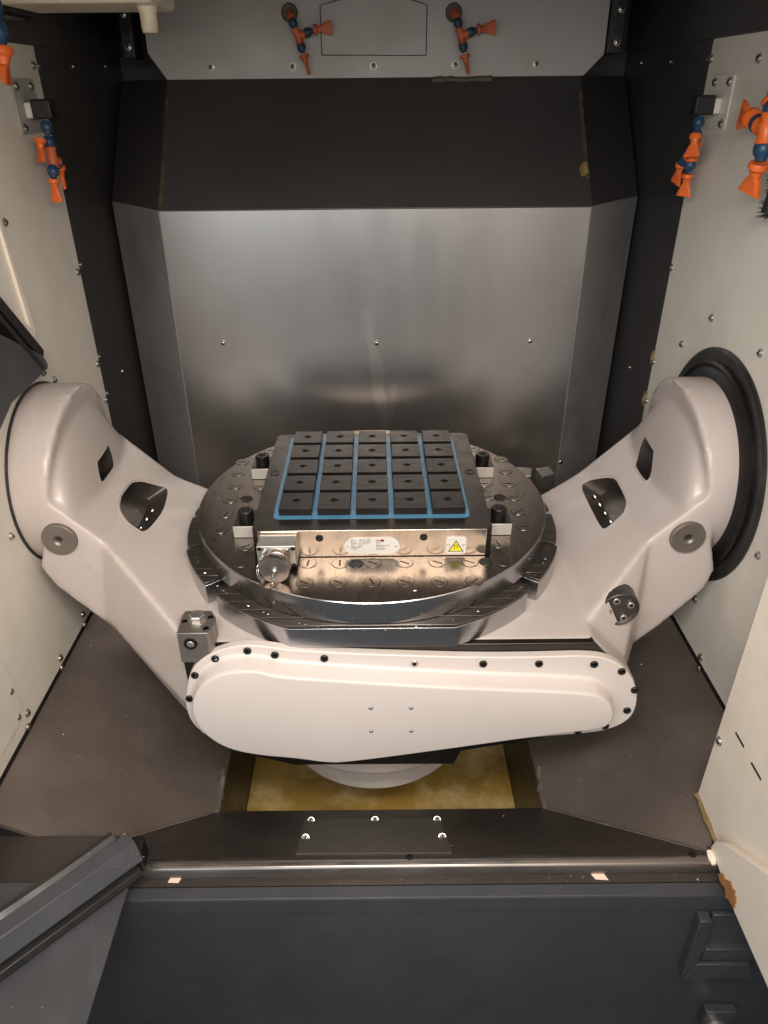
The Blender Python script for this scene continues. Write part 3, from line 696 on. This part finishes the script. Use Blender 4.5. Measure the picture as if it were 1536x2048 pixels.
# ================================================================== MAGNETIC CHUCK
MC = thing('magnetic_chuck', 'square dark steel magnetic chuck with blue resin face and pole blocks', 'magnetic chuck', (.002, -.005, 0))
k = MB(); hw, y0, y1, cf = .2435, -.238, .237, .012
oct_ = [(-hw + cf, y0), (hw - cf, y0), (hw, y0 + cf), (hw, y1 - cf), (hw - cf, y1), (-hw + cf, y1), (-hw, y1 - cf), (-hw, y0 + cf)]
k.prism(oct_, 'z', .001, .064); me = k.mesh('body', ['dark_steel', 'ground_steel'])
for p in me.polygons:
    if p.normal.y < -.9: p.material_index = 1
link('body', me, MC, .0012)
B('top_edge', 'ground_steel', MC, -.231, .231, -.2392, -.2382, .0605, .0636)
def rrect(x0, x1, y0, y1, r, n=6):
    out = []
    for cx_, cy_, a in ((x1 - r, y1 - r, 0), (x0 + r, y1 - r, 90), (x0 + r, y0 + r, 180), (x1 - r, y0 + r, 270)):
        for i in range(n + 1): t = R(a + 90 * i / n); out.append((cx_ + r * math.cos(t), cy_ + r * math.sin(t)))
    return out
k = MB(); k.prism(rrect(-.2055, .2025, -.193, .217, .012), 'z', .0642, .0652); k.build('resin_face', 'resin', MC)
# pole blocks with bored tops
def block_hole(sx, sy, z0, z1, r, depth, n=24):
    k = MB(); vs = []; fs = []
    sq = []
    for i in range(n):
        a = 2 * math.pi * i / n; c, s_ = math.cos(a), math.sin(a); m = max(abs(c) / sx, abs(s_) / sy)
        sq.append((c / m, s_ / m))
    ci = [(r * math.cos(2 * math.pi * i / n), r * math.sin(2 * math.pi * i / n)) for i in range(n)]
    ch = .0008
    L0 = [(x * (1 - 0), y, z0) for x, y in sq]; L1 = [(x, y, z1 - ch) for x, y in sq]; L2 = [(x * (1 - ch / sx), y * (1 - ch / sy), z1) for x, y in sq]
    L3 = [(x * 1.12, y * 1.12, z1) for x, y in ci]; L4 = [(x, y, z1 - .0008) for x, y in ci]; L5 = [(x, y, z1 - depth) for x, y in ci]
    rings = [L0, L1, L2, L3, L4, L5]
    for q in rings: vs += q
    for j in range(5):
        for i in range(n): fs.append((j * n + i, j * n + (i + 1) % n, (j + 1) * n + (i + 1) % n, (j + 1) * n + i))
    fs.append([5 * n + i for i in range(n)]); k.add(vs, fs); return k.mesh('pole_block', ['pole_steel'])
PB = block_hole(.034, .0342, 0, .0172, .0075, .006)
k = MB(); k.lathe([(.0001, 0), (.0066, 0), (.0066, .0035), (.0058, .004), (.0036, .004), (.0033, .001), (.0001, .001)], seg=16)
PBB = k.mesh('bolt', ['black_oxide'])
for i in range(5):
    for j in range(5):
        o = link('pole_block', PB, MC, loc=((i - 2) * .0798 + random.uniform(-.0006, .0006), .017 + (j - 2) * .0812, .0648), rot=(0, 0, random.uniform(-.006, .006)))
        link('bolt', PBB, o, loc=(0, 0, .0113))
for x, y in ((-.226, .017), (.226, .015)):
    k = MB(); k.lathe([(.0001, .0643), (.0088, .0643), (.0092, .0652), (.0108, .0654), (.0112, .0641)], c=(x, y, 0), seg=20); o = k.build('bore', 'black_oxide', MC)
for x in (-.107, .104):
    k = MB(); k.lathe([(.0001, -.2384), (.006, -.2384), (.0063, -.2394), (.0078, -.2392), (.008, -.238)], 'y', c=(x, 0, .046), seg=18); k.build('bore', 'black_oxide', MC)
# name plate
YP = -.2390
def face_shape(name, poly, parent, m, y, t): k = MB(); k.prism(poly, 'y', y - t, y); return k.build(name, m, parent)
npz = rrect(-.0575, .0555, .0075, .0465, .0194, 8)
pl = face_shape('name_plate', npz, MC, 'label_white', YP + .0004, .0014)
def text(s_, size, x, z, y, parent, m, name, sx=1., bold=0):
    cu = bpy.data.curves.new(name, 'FONT'); cu.body = s_; cu.size = size; cu.offset = bold; cu.resolution_u = 2
    t = bpy.data.objects.new('tmp_t', cu); COL.objects.link(t)
    dg = bpy.context.evaluated_depsgraph_get(); me = bpy.data.meshes.new_from_object(t.evaluated_get(dg))
    bpy.data.objects.remove(t)
    me.materials.clear(); me.materials.append(MATS[m])
    o = link(name, me, parent, loc=(x, y, z), rot=(R(90), 0, 0)); o.scale = (sx, 1, 1); return o
yt = YP - .0012
for i, (a, b) in enumerate((('A Nr.', '480504/* 8PU'), ('M.A. Tr.', '19*128 00000'), ('Serial Nr.', '51*1208 021'), ('Year', '2020'), ('Weight (kg)', '95'), ('Contact', ''))):
    z = .0405 - i * .0042
    text(a, .0040, -.0435, z, yt, pl, 'ink', 'lettering', .9, .00006)
    if b: text(b, .0042, -.0275, z, yt, pl, 'ink', 'lettering', 1.05)
for i, wd in enumerate((.010, .006, .024, .014, .018, .015)):
    x_ = .0075
    while x_ < .0075 + wd:
        l_ = random.uniform(.0012, .0032); face_shape('print_line', [(x_, .0345 - i * .0033), (x_ + l_, .0345 - i * .0033), (x_ + l_, .0357 - i * .0033), (x_, .0357 - i * .0033)], pl, 'groove', yt, .0002); x_ += l_ + .0008
for i in range(6): face_shape('logo_letter', [(.0075 + i * .0019, .0387), (.0091 + i * .0019, .0387), (.0092 + i * .0019, .0415), (.0076 + i * .0019, .0415)], pl, 'red', yt, .0002)
star = [( .0205 + (.0050 if i % 2 == 0 else .002) * math.sin(i * math.pi / 5), .0402 + (.0050 if i % 2 == 0 else .002) * math.cos(i * math.pi / 5)) for i in range(10)]
face_shape('star_mark', star, pl, 'ink', yt, .0003)
for x in (-.0505, .0485):
    k = MB(); k.lathe([(.0001, -.0022), (.0009, -.0022), (.001, -.003), (.0026, -.003), (.003, -.0012)], 'y', c=(x, YP, .027), seg=12); k.build('rivet', 'bright_steel', pl)
# warning plate
wp = face_shape('warning_plate', rrect(.1495, .1905, .0065, .0465, .004, 5), MC, 'label_white', YP + .0004, .0014)
def tri(cx_, cz_, h): return [(cx_ - h * .60, cz_ - h * .40), (cx_ + h * .60, cz_ - h * .40), (cx_, cz_ + h * .62)]
face_shape('triangle_border', tri(.170, .0225, .0265), wp, 'ink', yt, .0002)
face_shape('triangle_field', tri(.170, .0224, .0215), wp, 'yellow', yt - .0003, .0002)
hs = []
for i in range(13): a = R(180 - i * 15); hs.append((.170 + .0042 * math.cos(a), .0250 + .0042 * math.sin(a)))
hs = [(.1668, .0180)] + [(.1662, .0212)] + hs[1:-1] + [(.1738, .0212), (.1732, .0180)]
ins = [(.1716, .0180), (.1720, .0215)] + [(.170 + .0024 * math.cos(R(i * 20)), .0250 + .0024 * math.sin(R(i * 20))) for i in range(10)] + [(.1680, .0215), (.1684, .0180)]
k = MB(); n = 15; hh = hs; outp = hs; m = len(hs)
inn = ins[::-1]
for i in range(min(len(hs), len(inn)) - 1):
    k.add([(hs[i][0], yt - .0006, hs[i][1]), (hs[i + 1][0], yt - .0006, hs[i + 1][1]), (inn[i + 1][0], yt - .0006, inn[i + 1][1]), (inn[i][0], yt - .0006, inn[i][1])], [(0, 1, 2, 3)])
k.build('horseshoe_mark', 'ink', wp)
for x in (.1635, .1765):
    k = MB(); k.lathe([(.0001, yt - .0006), (.0009, yt - .0006), (.0009, yt - .0003)], 'y', c=(x, 0, .0168), seg=8); k.build('spark_mark', 'ink', wp)
for x in (.1545, .1855):
    k = MB(); k.lathe([(.0001, -.0022), (.0009, -.0022), (.001, -.003), (.0024, -.003), (.0028, -.0012)], 'y', c=(x, YP, .0285), seg=12); k.build('rivet', 'bright_steel', wp)
# connector box with chained cap
cn = link('connector', None, MC); cn.location = (-.189, -.245, .032)
k = MB(); k.box(-.039, .039, -.040, .0055, -.024, .026); k.build('housing', 'zinc', cn, .003, 3)
k = MB(); k.box(-.0265, .0265, -.0425, -.0402, -.0265, .0235); k.build('mount_flange', 'cap_metal', cn, .001)
for x, z in ((-.033, .020), (.033, .020), (.033, -.019), (-.033, -.019)): link('bolt', socket_mesh('box_bolt', .0045, .0012), cn, loc=(x, -.0402, z), rot=ROT['-y'])
for x in (-.0215, .0215): link('screw', RIV, cn, loc=(x, -.0425, .019), rot=ROT['-y'])
k = MB(); tilt = Matrix.Rotation(R(-6), 3, 'X'); k.lathe([(.0001, -.0400), (.0255, -.0400), (.0262, -.055), (.0248, -.056), (.0248, -.060), (.0285, -.0605), (.0295, -.064), (.0295, -.079), (.028, -.0815), (.0001, -.0815)], 'y', seg=40, c=(0, 0, -.004)); cap = k.build('cap', 'cap_metal', cn)
k = MB(); k.lathe([(.0001, -.0814), (.0052, -.0816), (.0048, -.0845), (.0030, -.086), (.0030, -.089), (.0001, -.0895)], 'y', c=(0, 0, -.004), seg=14); k.build('eyelet', 'bright_steel', cap)
def chain(pts, parent, r=.0017):
    for i in range(len(pts) - 1):
        a, b = Vector(pts[i]), Vector(pts[i + 1]); mdl = (a + b) / 2; d = (b - a); L_ = d.length
        ax = d.normalized(); up = ax.orthogonal().normalized()
        if i % 2: up = ax.cross(up)
        ring = [mdl + ax * (L_ * .62 * math.cos(t)) + up * (r * 1.6 * math.sin(t)) for t in [j * math.pi / 6 for j in range(13)]]
        q = MB(); q.tube(ring, r * .55, 6); q.build('chain_link', 'bright_steel', parent)
chain([(0, -.089, -.006), (-.002, -.093, -.016), (-.004, -.094, -.024), (-.007, -.092, -.030), (-.009, -.088, -.035)], cap)
chain([(-.0215, -.046, .018), (-.027, -.049, .011), (-.030, -.051, .004), (-.033, -.052, -.003), (-.035, -.053, -.010), (-.0375, -.055, -.017), (-.037, -.06, -.025), (-.033, -.068, -.031), (-.024, -.078, -.034), (-.016, -.086, -.0355)], cap)

# ================================================================== CLAMPS
def clamp(x, y, label, s):
    t = thing('clamp', label, 'clamp', (x, y, .0006), 'clamps holding the magnetic chuck')
    k = MB(); k.box(-.025, .025, -.032, .036, 0, .028); k.build('clamp_block', 'light_block', t, .001)
    k = MB(); k.box(-.0245, .0245, -.0315, .0355, .0281, .0288); k.build('top_face', 'dark_steel', t)
    link('cap_bolt', socket_mesh('clamp_bolt', .0165, .022), t, loc=(0, .0, .0289))
clamp(-.2705, -.134, 'steel clamp block with black socket bolt, left of the chuck nearest the viewer', -1)
clamp(-.2705, .137, 'steel clamp block with black socket bolt, left of the chuck at the rear', -1)
clamp(.2745, -.134, 'steel clamp block with black socket bolt, right of the chuck nearest the viewer', 1)
clamp(.2745, .133, 'steel clamp block with black socket bolt, right of the chuck at the rear', 1)

# ================================================================== COOLANT NOZZLES
def bead_mesh(r, m):
    k = MB(); k.lathe([(r * .45, -r * 1.0), (r * .72, -r * .95), (r * .95, -r * .45), (r, 0), (r * .9, r * .45), (r * .62, r * .8), (r * .58, r * 1.1)], seg=14); return k.mesh('hose_link', [m])
def tip_mesh(r, L_, wd, m):
    k = MB(); k.lathe([(r * 1.0, 0), (r * 1.08, r * .2), (r * 1.08, r * .6), (r * .7, r * .95)], seg=14)
    n = 14; vs = []; fs = []
    for j, (t, a, b) in enumerate(((r * .9, r * .72, r * .72), (r * 1.6, r * .62, r * .5), (L_ * .55, wd * .62, r * .36), (L_, wd, r * .26))):
        for i in range(n):
            an = 2 * math.pi * i / n; c, s_ = math.cos(an), math.sin(an); e = 2 / (2 + j)
            vs.append((math.copysign(abs(c) ** e, c) * a, math.copysign(abs(s_) ** e, s_) * b, t))
    for j in range(3):
        for i in range(n): fs.append((j * n + i, j * n + (i + 1) % n, (j + 1) * n + (i + 1) % n, (j + 1) * n + i))
    k.add(vs, fs, 0, False); k.f.append([len(k.v) - n + i for i in range(n)]); k.mi.append(0); k.sm.append(False)
    return k.mesh('flat_tip', [m])
def aim(o, d, roll=0):
    q = Vector(d).normalized().to_track_quat('Z', 'Y'); o.rotation_mode = 'QUATERNION'; o.rotation_quaternion = q @ Matrix.Rotation(roll, 4, 'Z').to_quaternion()
def hose(parent, pts, me, r):
    pts = [Vector(p) for p in pts]
    for i in range(len(pts) - 1):
        d = pts[i + 1] - pts[i]; n = max(1, round(d.length / (r * 1.75)))
        for j in range(n):
            o = link('hose_link', me, parent, loc=pts[i] + d * ((j + .5) / n)); aim(o, d)
def tip(parent, p, d, me, roll=0):
    o = link('flat_tip', me, parent, loc=p); aim(o, d, roll); return o
def tee(parent, p, dirs, r, m):
    k = MB()
    for d in dirs:
        d = Vector(d).normalized(); k.tube([Vector(p), Vector(p) + d * r * .9, Vector(p) + d * r * 1.5, Vector(p) + d * r * 1.55], [r * .85, r * .8, r * 1.0, r * .9], 12)
    return k.build('tee_joint', m, parent)
BW = bead_mesh(.0125, 'blue_hose'); TW = tip_mesh(.0118, .046, .018, 'orange')
BT = bead_mesh(.0115, 'blue_dull'); TT = tip_mesh(.0115, .046, .018, 'orange_dull')
def wall_nozzle(side, base, label):
    s = 1 if side == 'left' else -1     # direction into the room
    t = thing('coolant_nozzle', label, 'nozzle', base, 'coolant nozzles on the enclosure walls')
    # base at wall surface; local: x into room * s, y depth, z up
    def P(a, y, z): return (s * a, y, z)
    k = MB(); pl_ = rrect(-.058, .058, -.052, .052, .008, 4); k.prism([(y + .012, z + .01) for y, z in pl_], 'x', s * .0005, s * .0045); mp_ = k.build('mount_plate', 'top_white' if side == 'left' else 'cream', t, .001)
    for y, z in ((-.03, .048), (.045, .048), (-.03, -.030)): link('screw', SCREW, mp_, loc=(s * .0045, y + .002, z), rot=ROT['+x' if s > 0 else '-x'])
    k = MB(); k.box(*sorted((s * .0046, s * .020)), -.012, .016, -.012, .018); k.build('swivel_base', 'cream', t, .003)
    k = MB(); k.box(*sorted((s * .0205, s * .062)), -.016, .018, -.014, .024); k.build('elbow_block', 'black', t, .004)
    return t, P, s
# right wall nozzle
t, P, s = wall_nozzle('right', (WR, .305, .790), 'bright orange and blue coolant nozzle below the right wall mounting plate')
hose(t, [P(.045, -.005, -.015), P(.047, -.012, -.068)], BW, .0135)
tee(t, P(.047, -.010, -.084), [(0, .8, -.6), (0, -.1, -1), (0, -.5, .9)], .0135, 'orange')
tip(t, P(.055, -.028, -.050), (-.15, -.35, -1), TW, .3)
hose(t, [P(.047, -.008, -.095), P(.047, -.006, -.130)], BW, .0135)
tip(t, P(.047, -.006, -.130), (0, .05, -1), TW, .9)
hose(t, [P(.047, .010, -.088), P(.047, .042, -.112)], BW, .0135)
tip(t, P(.047, .044, -.112), (0, .35, -1), TW, 1.3)
# left wall nozzle
t, P, s = wall_nozzle('left', (WL, .295, .795), 'dull orange and blue coolant nozzle below the left wall mounting plate')
hose(t, [P(.045, -.010, -.015), P(.047, -.025, -.072)], BW, .0135)
tip(t, P(.040, -.050, -.048), (-.1, -.2, -1), TW, .3)
tee(t, P(.048, -.026, -.086), [(0, .8, -.5), (0, 0, -1), (0, 0, 1)], .0135, 'orange_dull')
hose(t, [P(.048, -.030, -.098), P(.048, -.042, -.128)], BW, .0135)
tip(t, P(.048, -.043, -.128), (0, -.1, -1), tip_mesh(.0118, .046, .014, 'orange'), .2)
hose(t, [P(.048, -.015, -.095), P(.048, .0, -.106)], BW, .0135)
tip(t, P(.048, .002, -.106), (0, .25, -1), tip_mesh(.0118, .046, .011, 'orange'), 1.4)
# far right partly cropped nozzle
t = thing('coolant_nozzle', 'large bright orange and blue coolant nozzle cropped by the right picture edge', 'nozzle', (WR, -.075, .79), 'coolant nozzles on the enclosure walls')
BL = bead_mesh(.0165, 'blue_hose'); TL = tip_mesh(.0165, .055, .026, 'orange')
hose(t, [(0, -.01, .02), (-.055, .03, .02), (-.06, .03, -.015)], BL, .0165)
tee(t, (-.06, .03, -.025), [(0, 1, .1), (0, -.1, -1), (0, -.1, 1)], .0165, 'orange')
hose(t, [(-.06, .045, -.024), (-.06, .085, -.015)], BL, .0165); tip(t, (-.06, .088, -.013), (0, 1, .1), TL, 1.57)
hose(t, [(-.06, .028, -.04), (-.06, .024, -.078)], BL, .0165); tip(t, (-.06, .026, -.080), (0, .3, -1), TL, 1.2)
tip(t, (-.05, .05, .01), (0, .3, 1), TL, .8)
# near left cropped nozzle
t = thing('coolant_nozzle', 'blue hose with orange tip cropped by the top left picture edge', 'nozzle', (WL + .02, -.12, .94), 'coolant nozzles on the enclosure walls')
# top plate nozzles
def plate_nozzle(x, z, label, lean):
    t = thing('coolant_nozzle', label, 'nozzle', (x, .765, z), 'coolant nozzles on the upper plate')
    k = MB(); k.lathe([(.0001, -.002), (.018, -.003), (.022, -.0005), (.0001, .0)], 'y', seg=14); k.build('base_sealant', 'sealant_dark', t)
    k = MB(); k.tube([(0, -.001, 0), (.002, -.022, -.004), (.006 + lean * .2, -.034, -.014)], .0105, 10); k.build('orange_elbow', 'orange_dull', t)
    hose(t, [(.006 + lean * .2, -.034, -.014), (.016 + lean, -.036, -.036)], BT, .0115)
    tee(t, (.022 + lean, -.036, -.052), [(1, 0, .25), (.25, 0, -1), (-.5, 0, 1)], .0115, 'orange_dull')
    hose(t, [(.034 + lean, -.036, -.049), (.060 + lean, -.036, -.040)], BT, .0115); tip(t, (.062 + lean, -.036, -.039), (1, 0, .08), TT, 1.57)
    hose(t, [(.025 + lean, -.036, -.063), (.032 + lean, -.036, -.090)], BT, .0115); tip(t, (.033 + lean, -.036, -.092), (.28, 0, -1), TT, .0)
plate_nozzle(-.199, 1.003, 'dull orange and blue twin nozzle on the upper plate, left of the hatch', .0)
plate_nozzle(.222, 1.000, 'dull orange and blue twin nozzle on the upper plate, right of the hatch', -.004)

# ================================================================== UPPER LEFT HARDWARE
lb = thing('lamp_housing', 'cream lamp housing with a stubby stained spout at the top left', 'lamp housing', (-.56, .12, .962))
k = MB(); k.prism([(-.10, .012), (.055, .004), (.055, .12), (-.10, .12)], 'y', -.10, .10)
k = MB(); k.box(-.075, .195, -.09, .09, 0, .12); k.build('shell', 'cream_lamp', lb, .008, 3)
k = MB(); k.lathe([(.0001, -.040), (.0135, -.040), (.0150, -.034), (.0150, -.012), (.019, .002)], c=(.168, -.02, 0), seg=18); k.build('spout', 'spout', lb)
k = MB(); k.box(-.19, -.0755, -.10, .07, -.012, .12); k.build('dark_bracket', 'black_oxide', lb, .006)
# near left cropped nozzle geometry
t = [o for o in bpy.data.objects if o.name.startswith('coolant_nozzle') and 'top left picture edge' in o.get('label', '')][0]
hose(t, [(.112, .065, .06), (.112, .065, -.040)], BL, .0165); tip(t, (.112, .065, -.043), (-.05, -.1, -1), TL, .9)
# brush by right wall
bs = thing('brush', 'black bristled brush cropped by the right picture edge', 'brush', (WR, -.09, .66))
k = MB(); k.tube([(-.03, -.005, .06), (-.035, .012, .01), (-.036, .018, -.03)], .012, 8); k.build('core', 'black', bs)
k = MB()
for i in range(160):
    z = random.uniform(-.04, .06); a = random.uniform(0, 6.28); c = Vector((-.034, .012 - (z) * .15, z)); d = Vector((math.cos(a), math.sin(a), random.uniform(-.3, .3))) * .021
    k.tube([c, c + d], [.0012, .0006], 3)
o = k.build('bristles', 'black', bs); o['kind'] = 'stuff'
# left wall: window frame sheet, slide rail and block
ws = thing('window_frame', 'cream raised window frame strip on the left wall edge', 'frame', (WL, 0, .5))
k = MB(); k.prism([(-.6, .35), (.025, .35), (.080, -.118), (-.6, .62 - .118 - .62)], 'x', .0005, .003)
k = MB(); k.prism([(.018, .30), (.025, .30), (.083, -.120), (.0635, -.138), (-.10, .03), (-.10, .045), (.062, -.105)], 'x', .0005, .008); k.build('strip', 'cream_near', ws, .001)
rl2 = thing('door_rail', 'black sloping guide rail end above the left hub', 'rail', (WL, -.06, .42))
k = MB(); k.prism([(-.14, .23), (-.02, .075), (.103, -.068), (.088, -.092), (-.02, .035), (-.16, .19)], 'x', .009, .034); k.build('rail', 'black_oxide', rl2, .002)
k = MB(); k.prism([(-.16, .17), (.070, -.092), (.062, -.100), (-.16, .155)], 'x', .010, .042); k.build('wiper', 'black', rl2, .001)
db = thing('way_block', 'dark grey blocky slide cover at the left picture edge', 'cover', (WL, -.1, .33))
k = MB(); k.prism([(-.25, .22), (-.05, .110), (.095, .000), (.118, -.012), (.120, -.024), (.0, -.010), (-.25, -.05)], 'x', .004, .045)
k = MB(); k.prism([(-.25, .24), (.120, .018), (.134, -.004), (.130, -.016), (-.055, -.022), (-.25, -.10)], 'x', .004, .04); k.build('cover', 'grey_door', db, .004)

# metal blocks behind the table
for i, (x, y, z, a, lab) in enumerate(((.505, .42, -.19, .35, 'small grey metal block behind the table, nearest the right cradle arm'), (.445, .41, -.185, -.2, 'small grey metal block behind the table, nearest the disc'))):
    k = MB(); k.box(-.022, .022, -.02, .02, 0, .05)
    o = k.build('metal_block', 'zinc', None, .002); o.location = (x, y, z); o.rotation_euler = (.2, 0, a); tag(o, lab, 'block')

# ================================================================== CHIPS AND SCRAPS
def scrap(name, pts, z, label):
    k = MB(); k.prism(pts, 'z', 0, .0008); o = k.build(name, 'paper', None); o.location = z; tag(o, label, 'paper scrap')
scrap('paper_scrap', [(-.012, -.006), (.008, -.007), (.013, .006), (-.008, .007)], (-.375, -.652, -.4518), 'small pale paper scrap on the sill near the door beam')
scrap('paper_scrap', [(-.016, .010), (.006, .006), (.010, .009), (.018, -.010), (-.006, -.008)], (.420, -.652, -.4518), 'larger pale paper scrap on the sill toward the right end')
k = MB()
def chip(p, s_):
    p = Vector(p); a = random.uniform(0, 6.28); u = Vector((math.cos(a), math.sin(a), random.uniform(-.2, .5))) * s_; v = Vector((-math.sin(a), math.cos(a), random.uniform(0, .6))) * s_ * random.uniform(.15, .4)
    h = Vector((0, 0, s_ * .25 + .0003))
    k.add([p - u, p + v, p + u, p - v, p + h], [(0, 1, 4), (1, 2, 4), (2, 3, 4), (3, 0, 4), (0, 3, 2, 1)])
for _ in range(150):
    x = random.uniform(-.48, .62); chip((x, random.uniform(-.664, -.615), -.4515), random.choice((.0008, .0012, .0025)))
for _ in range(90):
    x = random.uniform(-.4, .42); y = random.uniform(-.61, -.42); chip(dk(x, y, .0005 if abs(x) > .16 else .004), random.choice((.0006, .0009, .0015)))
for s in (-1, 1):
    for _ in range(130):
        f = random.random(); x0 = TX0 if s < 0 else TX1; chip((x0 + s * f * .37, random.uniform(-.40, .1), TZ + f * .37 * CS + .0008), random.choice((.0006, .0010, .0016, .0022)))
for _ in range(150):
    a = random.uniform(0, 6.28); r = .4 * math.sqrt(random.random())
    if abs(r * math.cos(a)) < .25 and -.25 < r * math.sin(a) < .25: continue
    chip((r * math.cos(a), r * math.sin(a), .0008), random.choice((.0007, .0012, .002, .0045)))
for _ in range(40): chip((random.uniform(-.2, .2), random.uniform(-.2, .2), .0655), .0012)
for _ in range(60):
    a = random.uniform(R(160), R(380)); chip((.418 * math.cos(a), .418 * math.sin(a), -.05), random.choice((.001, .002, .003)))
for _ in range(90): chip((random.uniform(-.95, -.46), random.uniform(-1.1, -.69), -.4115), random.choice((.0006, .001, .0022)))
for _ in range(70): chip(BO + BD * abs(random.gauss(0, .03)) + BN * random.uniform(-.05, .025) + Vector((0, 0, .045 - abs(random.gauss(0, .012)))), random.choice((.0008, .0016)))
o = k.build('metal_chips', 'chip'); o['kind'] = 'stuff'; o['label'] = 'tiny bright metal chips scattered over sill, chutes and table'; o['category'] = 'chips'
